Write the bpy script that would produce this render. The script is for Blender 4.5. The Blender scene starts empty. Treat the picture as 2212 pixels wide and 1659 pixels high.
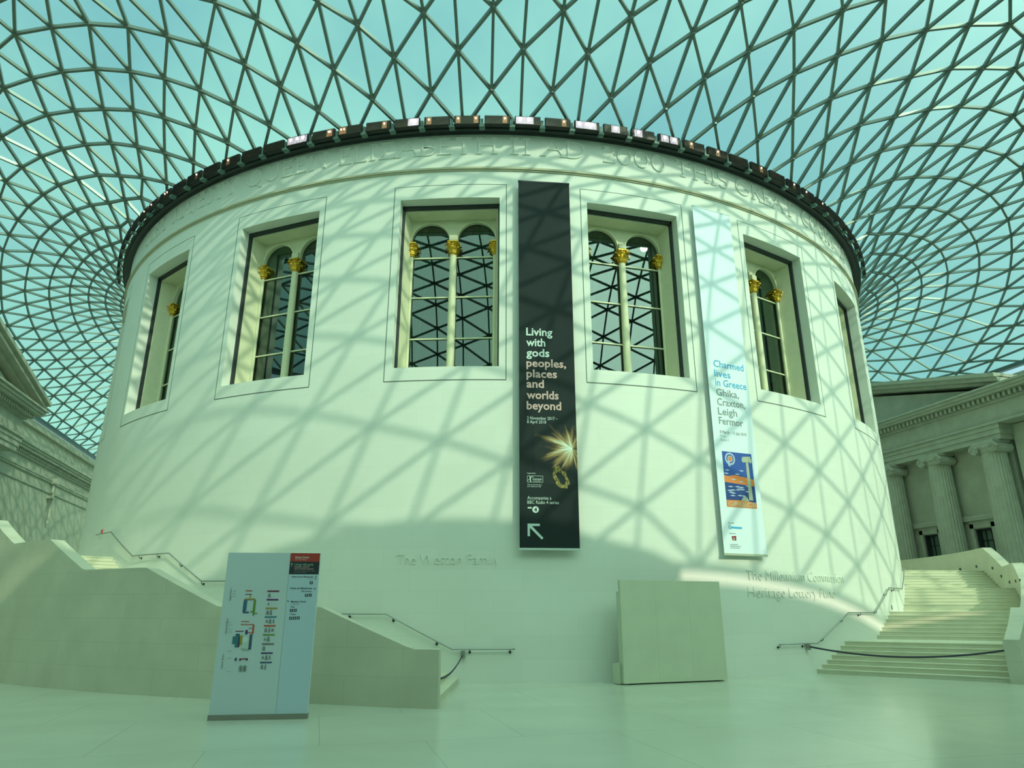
import bpy, bmesh, math, random
import numpy as np
from mathutils import Vector, Matrix
random.seed(7)
sin, cos, pi = math.sin, math.cos, math.pi
R0 = 22.245                      # outer radius of the stone drum
rad = math.radians
SC = bpy.context.scene
COL = SC.collection

# ------------------------------------------------------------------ camera
cam_d = bpy.data.cameras.new('camera'); cam = bpy.data.objects.new('camera', cam_d); COL.objects.link(cam)
BETA = rad(13.4936)
cam.location = (-44.5688*sin(BETA), -44.5688*cos(BETA), 2.0686)
HEAD, PITCH = BETA + 0.024725, 0.314607
cam.rotation_euler = (pi/2 + PITCH, 0.0004, -HEAD)
cam_d.sensor_width = 36.0
cam_d.lens = 1499.19/2212*36.0
cam_d.clip_end = 500
SC.camera = cam
SC.view_settings.view_transform = 'Standard'
SC.view_settings.look = 'None'
SC.view_settings.gamma = 1.0
SC.view_settings.use_curve_mapping = False
SC.view_settings.exposure = 0.0

# ------------------------------------------------------------------ sun and sky
SUN = Vector((0.3986, -0.7823, 0.4787)).normalized()
sd = bpy.data.lights.new('sun', 'SUN'); sd.energy = 2.5; sd.angle = rad(0.6); sd.color = (1.0, 0.88, 0.70)
so = bpy.data.objects.new('sun', sd); COL.objects.link(so)
so.rotation_euler = SUN.to_track_quat('Z', 'Y').to_euler()
W = bpy.data.worlds.new('sky'); SC.world = W; W.use_nodes = True
nt = W.node_tree; nt.nodes.clear()
def nn(t, **k):
    n = nt.nodes.new(t)
    for a, b in k.items(): setattr(n, a, b)
    return n
tc = nn('ShaderNodeTexCoord'); no = nn('ShaderNodeTexNoise'); no.inputs['Scale'].default_value = 2.6; no.inputs['Detail'].default_value = 5; no.inputs['Roughness'].default_value = .5
rp = nn('ShaderNodeValToRGB'); rp.color_ramp.elements[0].position = .38; rp.color_ramp.elements[1].position = .66
rp.color_ramp.elements[0].color = (.33, .66, .76, 1); rp.color_ramp.elements[1].color = (.56, .98, .92, 1)
vm = nn('ShaderNodeVectorMath', operation='DOT_PRODUCT'); vm.inputs[1].default_value = SUN
mr = nn('ShaderNodeMapRange'); mr.inputs[1].default_value = -.15; mr.inputs[2].default_value = 1.0; mr.inputs[3].default_value = 0; mr.inputs[4].default_value = 1
pw = nn('ShaderNodeMath', operation='POWER'); pw.inputs[1].default_value = 1.7
mx = nn('ShaderNodeMix', data_type='RGBA'); mx.inputs[7].default_value = (2.4, 3.0, 2.6, 1)
bg = nn('ShaderNodeBackground'); bg.inputs[1].default_value = 1.0; wo = nn('ShaderNodeOutputWorld')
L = nt.links.new
L(tc.outputs['Generated'], no.inputs['Vector']); L(no.outputs['Fac'], rp.inputs[0]); L(tc.outputs['Generated'], vm.inputs[0])
L(vm.outputs['Value'], mr.inputs[0]); L(mr.outputs[0], pw.inputs[0]); L(pw.outputs[0], mx.inputs[0]); L(rp.outputs[0], mx.inputs[6])
mr2 = nn('ShaderNodeMapRange'); mr2.inputs[1].default_value = .80; mr2.inputs[2].default_value = 1.0; mr2.inputs[3].default_value = 0; mr2.inputs[4].default_value = 1
pw2 = nn('ShaderNodeMath', operation='POWER'); pw2.inputs[1].default_value = 3.0
mx2 = nn('ShaderNodeMix', data_type='RGBA'); mx2.inputs[7].default_value = (4.2, 4.8, 4.4, 1)
L(vm.outputs['Value'], mr2.inputs[0]); L(mr2.outputs[0], pw2.inputs[0]); L(pw2.outputs[0], mx2.inputs[0]); L(mx.outputs[2], mx2.inputs[6])
L(mx2.outputs[2], bg.inputs[0]); L(bg.outputs[0], wo.inputs[0])

# ------------------------------------------------------------------ materials
def mat(name, col, rough=.6, metal=0.0, spec=.4, var=0.0, vscale=3.0, bump=0.0, bscale=40, emit=None, estr=0, brick=None, coat=0.0):
    m = bpy.data.materials.new(name); m.use_nodes = True; t = m.node_tree; p = t.nodes['Principled BSDF']
    c = (*col, 1) if len(col) == 3 else col
    p.inputs['Base Color'].default_value = c; p.inputs['Roughness'].default_value = rough; p.inputs['Metallic'].default_value = metal
    p.inputs['Specular IOR Level'].default_value = spec; p.inputs['Coat Weight'].default_value = coat; p.inputs['Coat Roughness'].default_value = .12
    src = None
    if brick or var:
        tcn = t.nodes.new('ShaderNodeTexCoord')
        base = None
        if brick:                                            # joints between stone blocks, laid out in metres on the UV map
            bw, bh, jc, js = brick
            b = t.nodes.new('ShaderNodeTexBrick'); b.inputs['Scale'].default_value = 1.0
            b.inputs['Brick Width'].default_value = bw; b.inputs['Row Height'].default_value = bh; b.inputs['Mortar Size'].default_value = js
            b.inputs['Mortar Smooth'].default_value = .3; b.inputs['Bias'].default_value = 0
            b.inputs['Color1'].default_value = c; b.inputs['Color2'].default_value = (c[0]*.965, c[1]*.97, c[2]*.965, 1)
            b.inputs['Mortar'].default_value = (c[0]*jc, c[1]*jc, c[2]*jc, 1)
            t.links.new(tcn.outputs['UV'], b.inputs['Vector']); base = b.outputs['Color']
        if var:
            n = t.nodes.new('ShaderNodeTexNoise'); n.inputs['Scale'].default_value = vscale; n.inputs['Detail'].default_value = 6
            t.links.new(tcn.outputs['Object'], n.inputs['Vector'])
            mm = t.nodes.new('ShaderNodeMapRange'); mm.inputs[1].default_value = .3; mm.inputs[2].default_value = .7
            mm.inputs[3].default_value = 1-var; mm.inputs[4].default_value = 1+var*.4
            t.links.new(n.outputs['Fac'], mm.inputs[0])
            v = t.nodes.new('ShaderNodeVectorMath'); v.operation = 'SCALE'
            if base: t.links.new(base, v.inputs[0])
            else: v.inputs[0].default_value = c[:3]
            t.links.new(mm.outputs[0], v.inputs['Scale']); base = v.outputs[0]
        t.links.new(base, p.inputs['Base Color'])
    if bump:
        tcn = t.nodes.new('ShaderNodeTexCoord'); n = t.nodes.new('ShaderNodeTexNoise'); n.inputs['Scale'].default_value = bscale
        bp = t.nodes.new('ShaderNodeBump'); bp.inputs['Strength'].default_value = bump; bp.inputs['Distance'].default_value = .02
        t.links.new(tcn.outputs['Object'], n.inputs['Vector']); t.links.new(n.outputs['Fac'], bp.inputs['Height']); t.links.new(bp.outputs[0], p.inputs['Normal'])
    if emit:
        p.inputs['Emission Color'].default_value = (*emit, 1); p.inputs['Emission Strength'].default_value = estr
    return m
M = {}
M['drum'] = mat('drum_limestone', (.80, .83, .76), .6, var=.04, vscale=.35, brick=(1.75, .655, .90, .005))
M['stone'] = mat('plain_limestone', (.80, .83, .75), .6, var=.04, vscale=.8)
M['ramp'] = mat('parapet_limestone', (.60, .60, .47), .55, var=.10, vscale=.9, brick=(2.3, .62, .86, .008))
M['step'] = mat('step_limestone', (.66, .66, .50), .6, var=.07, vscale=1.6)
M['floor'] = mat('floor_limestone', (.60, .64, .53), .24, spec=.55, var=.08, vscale=.5, brick=(3.4, 3.4, .80, .012), coat=.25)
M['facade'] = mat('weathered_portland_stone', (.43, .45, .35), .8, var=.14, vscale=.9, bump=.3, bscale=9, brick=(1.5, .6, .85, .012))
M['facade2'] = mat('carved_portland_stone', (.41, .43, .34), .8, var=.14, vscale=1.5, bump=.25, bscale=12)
M['steel'] = mat('roof_steel_paint', (.15, .20, .18), .38, metal=.35, spec=.6)
M['dark'] = mat('dark_bronze', (.035, .045, .045), .5)
M['black'] = mat('floodlight_black', (.020, .018, .016), .5)
M['grill'] = mat('floodlight_glass', (.10, .075, .045), .25, spec=.7)
M['joint'] = mat('dark_joint', (.14, .17, .15), .9)
M['cream'] = mat('cream_painted_timber', (.74, .74, .52), .5, var=.05, vscale=4)
M['gold'] = mat('gilding', (.80, .50, .06), .34, metal=.85, bump=.6, bscale=30)
M['rail'] = mat('brushed_steel', (.42, .44, .42), .35, metal=.8)
M['belt'] = mat('black_belt', (.06, .06, .09), .7)
M['curtain'] = mat('green_curtain', (.28, .42, .26), .9)
M['screen'] = mat('painted_screen_board', (.62, .66, .50), .7, var=.05, vscale=1.5)
M['red'] = mat('red_plastic', (.45, .04, .03), .4)
M['sign'] = mat('sign_face', (.56, .64, .70), .45)
M['signb'] = mat('sign_face_blue', (.50, .62, .74), .45)
M['plinth'] = mat('sign_plinth_metal', (.30, .30, .27), .45, metal=.5)
M['ink'] = mat('black_print', (.03, .035, .045), .6)
M['grey'] = mat('grey_print', (.22, .25, .26), .6)
M['pale'] = mat('pale_print', (.35, .42, .42), .6)
M['white'] = mat('white_print', (.62, .74, .70), .6)
M['pink'] = mat('pink_print', (.66, .45, .42), .6)
M['cyan'] = mat('blue_print', (.06, .42, .75), .6)
M['midgrey'] = mat('mid_grey_print', (.26, .31, .31), .6)
M['lgrey'] = mat('light_grey_print', (.50, .60, .60), .6)
M['cloth1'] = mat('dark_banner_cloth', (.011, .022, .023), .8, var=.2, vscale=1)
M['cloth2'] = mat('pale_banner_cloth', (.80, .90, .98), .75)
M['signred'] = mat('sign_red', (.42, .05, .04), .5)
M['bulb_w'] = mat('lit_white_lamp', (1, 1, 1), .5, emit=(1.0, .93, 1.0), estr=14)
M['bulb_o'] = mat('lit_warm_lamp', (1, .7, .4), .5, emit=(1.0, .62, .36), estr=6)
M['glow_w'] = mat('white_lit_reflector', (.7, .7, .72), .4, emit=(.95, .85, 1.0), estr=.9)
M['glow_o'] = mat('warm_lit_reflector', (.5, .35, .2), .4, emit=(.9, .5, .22), estr=.35)
for n, c in dict(maroon=(.16, .02, .07), purple=(.13, .03, .16), mustard=(.42, .30, .04), teal=(.05, .20, .26), orange=(.55, .10, .04), green=(.14, .27, .05), taupe=(.2, .16, .15), violet=(.07, .05, .17), navy=(.06, .11, .22), pblue=(.03, .10, .42), porange=(.80, .25, .06), pstone=(.45, .50, .38), pcloud=(.45, .55, .75), pnight=(.02, .06, .25), ltgreen=(.26, .42, .34)).items():
    M[n] = mat(n+'_print', c, .6)

def glass_mat(name, tint, refl, grz, rough=0.0):
    m = bpy.data.materials.new(name); m.use_nodes = True; t = m.node_tree; t.nodes.clear()
    tr = t.nodes.new('ShaderNodeBsdfTransparent'); tr.inputs[0].default_value = (*tint, 1)
    gl = t.nodes.new('ShaderNodeBsdfGlossy'); gl.inputs['Roughness'].default_value = rough; gl.inputs[0].default_value = (.9, 1, .97, 1)
    lw = t.nodes.new('ShaderNodeLayerWeight'); lw.inputs[0].default_value = .25
    mr_ = t.nodes.new('ShaderNodeMapRange'); mr_.inputs[3].default_value = refl; mr_.inputs[4].default_value = grz
    mi = t.nodes.new('ShaderNodeMixShader'); o = t.nodes.new('ShaderNodeOutputMaterial')
    t.links.new(lw.outputs['Fresnel'], mr_.inputs[0]); t.links.new(mr_.outputs[0], mi.inputs[0])
    t.links.new(tr.outputs[0], mi.inputs[1]); t.links.new(gl.outputs[0], mi.inputs[2]); t.links.new(mi.outputs[0], o.inputs[0])
    return m
M['roofglass'] = glass_mat('tinted_roof_glass', (.66, .86, .76), .012, .06)
M['winglass'] = glass_mat('window_glass', (.42, .52, .47), .09, .7)

# ------------------------------------------------------------------ mesh helpers
class MB:
    def __init__(s): s.v = []; s.f = []; s.uv = []
    def quad(s, *p, uv=None):
        n = len(s.v); s.v += [tuple(q) for q in p]; s.f.append(tuple(range(n, n+len(p)))); s.uv.append(uv)
    def box(s, x0, x1, y0, y1, z0, z1):
        a = [(x0, y0, z0), (x1, y0, z0), (x1, y1, z0), (x0, y1, z0), (x0, y0, z1), (x1, y0, z1), (x1, y1, z1), (x0, y1, z1)]
        n = len(s.v); s.v += a
        for q in ((0, 3, 2, 1), (4, 5, 6, 7), (0, 1, 5, 4), (1, 2, 6, 5), (2, 3, 7, 6), (3, 0, 4, 7)):
            s.f.append(tuple(n+i for i in q)); s.uv.append(None)
    def beam(s, a, b, w, h, up=(0, 0, 1)):
        a = Vector(a); b = Vector(b); d = (b-a).normalized(); sx = d.cross(Vector(up))
        if sx.length < 1e-6: sx = Vector((1, 0, 0))
        sx.normalize(); uz = sx.cross(d)
        n = len(s.v)
        for p in (a, b):
            for i, j in ((-1, -1), (1, -1), (1, 1), (-1, 1)): s.v.append(tuple(p+sx*(w/2*i)+uz*(h/2*j)))
        for q in ((0, 1, 2, 3), (7, 6, 5, 4), (0, 4, 5, 1), (1, 5, 6, 2), (2, 6, 7, 3), (3, 7, 4, 0)):
            s.f.append(tuple(n+i for i in q)); s.uv.append(None)
    def tube(s, pts, r, seg=8, cap=True):
        pts = [Vector(p) for p in pts]; n0 = len(s.v); up = Vector((0, 0, 1))
        for i, p in enumerate(pts):
            d = (pts[min(i+1, len(pts)-1)]-pts[max(i-1, 0)]).normalized()
            a = d.cross(up)
            if a.length < 1e-3: a = d.cross(Vector((0, 1, 0)))
            a.normalize(); b = a.cross(d); rr = r[i] if isinstance(r, (list, tuple)) else r
            for k in range(seg):
                t = 2*pi*k/seg; s.v.append(tuple(p+a*(rr*cos(t))+b*(rr*sin(t))))
        for i in range(len(pts)-1):
            for k in range(seg):
                q = n0+i*seg; s.f.append((q+k, q+(k+1) % seg, q+seg+(k+1) % seg, q+seg+k)); s.uv.append(None)
        if cap:
            s.f.append(tuple(n0+k for k in range(seg))[::-1]); s.uv.append(None)
            e = n0+(len(pts)-1)*seg; s.f.append(tuple(e+k for k in range(seg))); s.uv.append(None)
    def lathe(s, prof, cx, cy, seg=24, a0=0, a1=2*pi, flute=0, nf=24):
        n0 = len(s.v); full = abs(a1-a0-2*pi) < 1e-6; m = seg if full else seg+1
        for r, z in prof:
            for k in range(m):
                t = a0+(a1-a0)*k/seg; rr = r*(1-flute*(k % 2)) if flute else r
                s.v.append((cx+rr*cos(t), cy+rr*sin(t), z))
        for i in range(len(prof)-1):
            for k in range(seg):
                a = n0+i*m+k; b = n0+i*m+(k+1) % m
                s.f.append((a, b, b+m, a+m)); s.uv.append(None)
        if full:
            s.f.append(tuple(n0+k for k in range(m))[::-1]); s.uv.append(None)
            e = n0+(len(prof)-1)*m; s.f.append(tuple(e+k for k in range(m))); s.uv.append(None)
    def prism(s, poly, axis, d0, d1):
        """poly of 2D points extruded along an axis: axis 'y' keeps (x,z), axis 'x' keeps (y,z)"""
        f = (lambda p, d: (p[0], d, p[1])) if axis == 'y' else (lambda p, d: (d, p[0], p[1])) if axis == 'x' else (lambda p, d: (p[0], p[1], d))
        n = len(s.v); k = len(poly)
        s.v += [f(p, d0) for p in poly]+[f(p, d1) for p in poly]
        s.f.append(tuple(range(n, n+k))); s.uv.append(None); s.f.append(tuple(range(n+2*k-1, n+k-1, -1))); s.uv.append(None)
        for i in range(k):
            j = (i+1) % k; s.f.append((n+i, n+k+i, n+k+j, n+j)); s.uv.append(None)
    def arc(s, a0, a1, rin, rout, z0, z1, step=.75, uvz=True):
        """a solid sector of a ring; angles in degrees from south towards east; z may be a function of the angle"""
        n = max(1, int(math.ceil(abs(a1-a0)/step-1e-6)))
        fz0 = z0 if callable(z0) else (lambda a: z0); fz1 = z1 if callable(z1) else (lambda a: z1)
        fi = rin if callable(rin) else (lambda a: rin); fo = rout if callable(rout) else (lambda a: rout)
        rows = []
        for i in range(n+1):
            a = a0+(a1-a0)*i/n; q = rad(a); S, C_ = sin(q), -cos(q)
            b = len(s.v); s.v += [(fi(a)*S, fi(a)*C_, fz0(a)), (fo(a)*S, fo(a)*C_, fz0(a)), (fo(a)*S, fo(a)*C_, fz1(a)), (fi(a)*S, fi(a)*C_, fz1(a))]; rows.append((b, a))
        for (b, a), (c, e) in zip(rows, rows[1:]):
            for k in range(4):
                l = (k+1) % 4; s.f.append((b+k, b+l, c+l, c+k))
                ua, ue = rad(a)*R0, rad(e)*R0
                va = [s.v[b+k][2], s.v[b+l][2], s.v[c+l][2], s.v[c+k][2]]
                s.uv.append([(ua, va[0]), (ua, va[1]), (ue, va[2]), (ue, va[3])])
        for b in (rows[0][0], rows[-1][0]): s.f.append((b, b+1, b+2, b+3)); s.uv.append(None)
    def build(s, name, m, parent=None, smooth=False, fixn=True):
        me = bpy.data.meshes.new(name); me.from_pydata(s.v, [], s.f)
        uvl = me.uv_layers.new(name='UVMap')
        for p in me.polygons:
            u = s.uv[p.index]
            if u:
                for k, li in enumerate(p.loop_indices): uvl.data[li].uv = u[k]
            else:
                for li in p.loop_indices:
                    co = me.vertices[me.loops[li].vertex_index].co; n = p.normal
                    uvl.data[li].uv = (co.x, co.y) if abs(n.z) > .7 else ((co.y, co.z) if abs(n.x) > abs(n.y) else (co.x, co.z))
        if fixn:
            bm = bmesh.new(); bm.from_mesh(me); bmesh.ops.recalc_face_normals(bm, faces=bm.faces); bm.to_mesh(me); bm.free()
        for mm in (m if isinstance(m, (list, tuple)) else [m]): me.materials.append(mm)
        if smooth:
            for p in me.polygons: p.use_smooth = True
        o = bpy.data.objects.new(name, me); COL.objects.link(o)
        if parent: o.parent = parent
        return o
def empty(name, loc=(0, 0, 0), rz=0, label=None, cat=None, group=None, kind=None):
    o = bpy.data.objects.new(name, None); COL.objects.link(o); o.location = loc; o.rotation_euler = (0, 0, rz); o.empty_display_size = .3
    return tag(o, label, cat, group, kind)
def tag(o, label=None, cat=None, group=None, kind=None):
    if label: o['label'] = label
    if cat: o['category'] = cat
    if group: o['group'] = group
    if kind: o['kind'] = kind
    return o
def ar(a, r, z=0): return (r*sin(rad(a)), -r*cos(rad(a)), z)
def at_drum(name, a, r, z=0, **k): return empty(name, ar(a, r, z), rad(a), **k)
def ordinal(n):
    t = ['first', 'second', 'third', 'fourth', 'fifth', 'sixth', 'seventh', 'eighth', 'ninth', 'tenth', 'eleventh', 'twelfth', 'thirteenth', 'fourteenth', 'fifteenth', 'sixteenth', 'seventeenth', 'eighteenth', 'nineteenth']
    if n <= 19: return t[n-1]
    tens = {2: 'twent', 3: 'thirt', 4: 'fort'}[n//10]
    return tens+'ieth' if n % 10 == 0 else tens+'y-'+t[n % 10-1]

# text as a thin solid in the local x,z plane facing -y
def text(name, body, size, x, z, m, parent, y=-.006, depth=.003, sx=1.0, align='LEFT', bold=0.0, vertical=False, spacing=1.0, lines=1.0):
    cu = bpy.data.curves.new(name, 'FONT'); cu.body = body; cu.size = size; cu.extrude = depth; cu.align_x = align; cu.offset = bold; cu.space_character = spacing; cu.space_line = lines
    cu.resolution_u = 2
    tmp = bpy.data.objects.new('tmp', cu); COL.objects.link(tmp)
    dg = bpy.context.evaluated_depsgraph_get(); me = bpy.data.meshes.new_from_object(tmp.evaluated_get(dg))
    bpy.data.objects.remove(tmp); bpy.data.curves.remove(cu)
    for v in me.vertices:
        a, b, c = v.co.x*sx, v.co.y, v.co.z
        if vertical: a, b = -b, a
        v.co = (x+a, y-c, z+b)
    me.materials.clear(); me.materials.append(m); me.name = name
    o = bpy.data.objects.new(name, me); COL.objects.link(o); o.parent = parent
    return o
def plate(name, x0, x1, z0, z1, m, parent, y=-.004, th=.002):
    b = MB(); b.box(x0, x1, y-th, y, z0, z1); return b.build(name, m, parent)

# ------------------------------------------------------------------ floor and outer walls
b = MB(); b.box(-37, 37, -46.4, 51.5, -.3, 0)
fl = b.build('floor', M['floor']); tag(fl, kind='structure')
b = fl.data

def cornice(mb, x0, xs, y0, y1, z, h):
    """a moulding with three steps running along y; xs = direction to the court (+1 or -1)"""
    for k, (dz, pr) in enumerate(((0, .12), (h*.35, .30), (h*.7, .55))):
        a, c = sorted((x0, x0+xs*pr)); mb.box(a, c, y0, y1, z+dz, z+dz+h*(.35 if k < 2 else .3))

def side_wall(sgn, name):
    xw = sgn*33.3                     # main wall face
    w = MB()
    def bx(xa, xb, y0, y1, z0, z1): w.box(min(sgn*xa, sgn*xb), max(sgn*xa, sgn*xb), y0, y1, z0, z1)
    if sgn < 0: bx(33.3, 37, -46, 51, 0, 14.0)
    else:
        bx(34.0, 37, -46, -8.6, 0, 14.0); bx(33.0, 34, -15.3, -8.8, 0, 13.7); bx(34.0, 37, 11.4, 51, 0, 14.0)
    bx(36.0, 37.2, -46, 51, 14.0, 17.9)
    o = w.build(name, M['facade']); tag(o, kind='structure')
    xa = 33.3 if sgn < 0 else 34.0
    segs = ((-46, -9.2), (12.4, 51)) if sgn < 0 else ((-46, -9.1), (11.9, 51))
    m = MB()
    for y0, y1 in segs:
        for (z0, z1, pr) in ((12.35, 12.5, .14), (12.5, 12.62, .2), (13.35, 13.5, .16), (13.75, 13.95, .5), (13.95, 14.12, .62), (14.12, 14.3, .74)):
            m.box(*sorted((sgn*xa, sgn*(xa-pr))), y0, y1, z0, z1)
        m.box(*sorted((sgn*xa, sgn*(xa-.1))), y0, y1, 11.5, 11.7)
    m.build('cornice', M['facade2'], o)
    m = MB(); m.box(*sorted((sgn*36.0, sgn*35.7)), -46, 51, 17.3, 17.9); m.box(*sorted((sgn*36.0, sgn*35.85)), -46, 51, 16.0, 16.2); m.build('attic_moulding', M['facade2'], o)
    m = MB(); ys = np.arange(segs[1][0]+.1, 50.5, .34)
    for y in ys: m.box(*sorted((sgn*xa, sgn*(xa-.32))), y, y+.17, 13.5, 13.72)
    m.build('dentils', M['facade2'], o)
    return o
wl = side_wall(-1, 'wall_left'); wr = side_wall(1, 'wall_right')
w = MB(); w.box(-37, 37, 51, 51.6, 0, 18.2); wb = w.build('wall_back', M['facade']); tag(wb, kind='structure')
w = MB(); w.box(-37, 37, -46.6, -46, 0, 17.5)
gp = [(0, 20.8), (2.3, 20.6), (5.1, 20.2), (7.6, 19.65), (10.3, 18.85), (12.1, 18.4), (13.0, 18.0), (13.0, 17.5)]
for (xa, za), (xb, zb2) in zip(gp, gp[1:-1]):
    for q in (-1, 1): w.prism([(q*xa, 17.5), (q*xb, 17.5), (q*xb, zb2), (q*xa, za)], 'y', -46.6, -46)
wf = w.build('wall_front', M['facade']); tag(wf, kind='structure')

# porticoes: engaged columns, entablature, dentils, pediment
def portico(sgn, y0, y1, cols, name, label):
    t = empty(name, (sgn*33, (y0+y1)/2, 0), 0, label, 'portico'); oy = (y0+y1)/2
    X = lambda x: sgn*x-sgn*33
    def bx(mb, xa, xb, ya, yb, z0, z1): mb.box(min(X(xa), X(xb)), max(X(xa), X(xb)), ya-oy, yb-oy, z0, z1)
    m = MB()
    if sgn > 0:
        bays = [c for c in WIN_Y]
        edges = [y0+.3]
        for c in bays: edges += [c-.66, c+.66]
        edges.append(y1-.3)
        for i in range(0, len(edges), 2): bx(m, 33.1, 37, edges[i], edges[i+1], 0, 13)
        for c in bays: bx(m, 33.1, 37, c-.66, c+.66, 7.35, 13); bx(m, 33.1, 37, c-.66, c+.66, 0, 4.3); bx(m, 33.9, 37, c-.66, c+.66, 4.3, 7.35)
    else: bx(m, 33.1, 37, y0+.3, y1-.3, 0, 13)
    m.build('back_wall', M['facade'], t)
    m = MB()
    ye = -15.5 if sgn > 0 else y0
    for (z0, z1, xf) in ((12.75, 13.1, 31.95), (13.1, 13.45, 31.87), (13.45, 13.75, 31.8), (13.75, 13.9, 31.68), (13.9, 15.1, 31.95)):
        bx(m, xf, 37, y0-(31.95-xf) if z0 < 13.6 else ye-(31.95-xf), y1+(31.95-xf), z0, z1)
    m.build('entablature', M['facade2'], t)
    m = MB()
    for (z0, z1, xf) in ((15.1, 15.22, 31.8), (15.55, 15.72, 31.1), (15.72, 15.92, 30.95), (15.92, 16.05, 30.8)):
        bx(m, xf, 37, ye-(31.95-xf), y1+(31.95-xf), z0, z1)
    bx(m, 31.72, 37, ye-.2, y1+.2, 15.22, 15.55)
    m.build('cornice', M['facade2'], t)
    m = MB()
    for y in np.arange(ye-.35, y1+.3, .38): bx(m, 31.4, 31.8, y, y+.2, 15.24, 15.53)
    m.build('dentils', M['facade2'], t)
    # pediment: tympanum and raking cornices
    yc = oy; half = (y1-y0)/2+1.35; s = .245
    m = MB(); m.prism([(-half+1.2, 16.05), (half-1.2, 16.05), (0, 16.05+s*(half-1.2))], 'x', X(32.1), X(36.9)); m.build('tympanum', M['facade'], t)
    m = MB()
    for (d0, d1, xf) in ((0, .22, 31.6), (.22, .5, 31.1), (.5, .72, 30.85)):
        for q in (-1, 1):
            za = 16.05
            m.prism([(q*half, za+d0-.05), (q*half, za+d1), (0, za+s*half+d1), (0, za+s*half+d0-.05)], 'x', X(xf), X(36.9))
    m.build('raking_cornice', M['facade2'], t)
    return t
WIN_Y = [-5.15, -.75, 3.7]
COLS_Y = [-7.7, -3.25, 1.2, 5.65]
pe = portico(1, -8.75, 11.6, COLS_Y, 'portico', 'shaded stone portico block with pediment and dentil cornice, right of the drum')
pw_ = portico(-1, -8.9, 12.35, [], 'portico', 'sunlit stone pediment end at the far left edge of the photo')

def ionic_column(y, label):
    t = empty('ionic_column', (32.35, y, 0), 0, label, 'column', 'engaged columns of the right portico')
    m = MB(); prof = [(.84, 1.1), (.84, 3.0), (.82, 6), (.78, 9), (.73, 12.0)]; m.lathe(prof, 0, 0, 48, flute=.06); m.build('fluted_shaft', M['facade2'], t)
    m = MB(); m.lathe([(1.0, 0), (1.1, .3), (1.1, .5), (.95, .6), (.95, .75), (1.02, .9), (.86, 1.1)], 0, 0, 32); m.build('base', M['facade2'], t, smooth=True)
    m = MB(); m.box(-.85, .6, -.82, .82, 12.58, 12.75); m.lathe([(.74, 12.0), (.8, 12.08), (.76, 12.16), (.9, 12.35), (.9, 12.5)], 0, 0, 32)
    m.box(-.84, .5, -.78, .78, 12.36, 12.58); cp = m.build('capital', M['facade2'], t)
    for q in (-1, 1):
        m = MB(); n = 28; pts = []
        for k in range(n):                                     # the spiral scroll
            a = k/n*4.2*pi; r_ = .33*(1-k/n*.75); pts.append((-.86, q*(.72+r_*cos(a)*1.0)+0, 12.22+r_*sin(a)))
        m.tube(pts, [.075*(1-.5*k/n) for k in range(n)], 6)
        c = MB(); c.v = []; seg = 24; n0 = 0
        for xx in (-.86, .55):
            for k in range(seg): c.v.append((xx, q*.72+.30*cos(2*pi*k/seg), 12.22+.30*sin(2*pi*k/seg)))
        for k in range(seg): c.f.append((k, (k+1) % seg, seg+(k+1) % seg, seg+k)); c.uv.append(None)
        c.f.append(tuple(range(seg))); c.uv.append(None); c.f.append(tuple(range(2*seg-1, seg-1, -1))); c.uv.append(None)
        nb = len(m.v); m.v += c.v; m.f += [tuple(i+nb for i in f) for f in c.f]; m.uv += c.uv
        m.build('volute', M['facade2'], cp)
    return t
ionic_column(COLS_Y[0], 'nearest fluted ionic column at the right edge of the photo')
ionic_column(COLS_Y[1], 'fluted ionic column between the two small dark windows')
ionic_column(COLS_Y[2], 'fluted ionic column half hidden behind the right edge of the drum')
for i, wy in enumerate(WIN_Y[:2]):
    t = empty('window_%d' % (8+i), (33.1, wy, 4.3), 0, kind='structure')
    m = MB(); m.box(.42, .46, -.66, .66, 0, 3.05); m.build('glass', mat('old_glass_%d' % i, (.10, .16, .13), .12, spec=.8), t)
    m = MB()
    for yy in (-.66, -.22, .22, .62): m.box(.36, .43, yy, yy+.045, 0, 3.05)
    for zz in (0, .75, 1.5, 2.25, 3.0): m.box(.36, .43, -.66, .66, zz, zz+.045)
    m.build('glazing_bars', M['black'], t)
    m = MB(); m.box(.0, .5, -.66, -.60, 0, 3.05); m.box(.0, .5, .56, .66, 0, 3.05); m.box(.0, .5, -.66, .66, 2.98, 3.05); m.build('frame', M['dark'], t)
    m = MB(); m.box(-.12, .02, -.98, -.68, -.1, 3.4); m.box(-.12, .02, .68, .98, -.1, 3.4); m.box(-.12, .02, -.98, .98, 3.1, 3.4); m.box(-.30, .02, -1.3, 1.3, 3.75, 3.95); m.box(-.28, .02, -1.25, 1.25, 3.6, 3.75); m.box(-.1, .02, -.98, .98, 3.4, 3.6); m.build('stone_surround', M['facade2'], t)
m = MB(); m.tube([(-33.05, 23.9, 12.7), (-33.05, 23.9, 11.6), (-33.05, 24.1, 11.4), (-33.05, 24.1, 9.0)], .1, 8); m.box(-33.3, -32.8, 23.65, 24.2, 12.3, 12.75); m.box(-33.3, -32.9, 23.6, 24.2, 11.05, 11.25)
tag(m.build('downpipe', M['facade2']), 'small stone coloured rainwater pipe and hopper on the left facade', 'downpipe')

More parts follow.
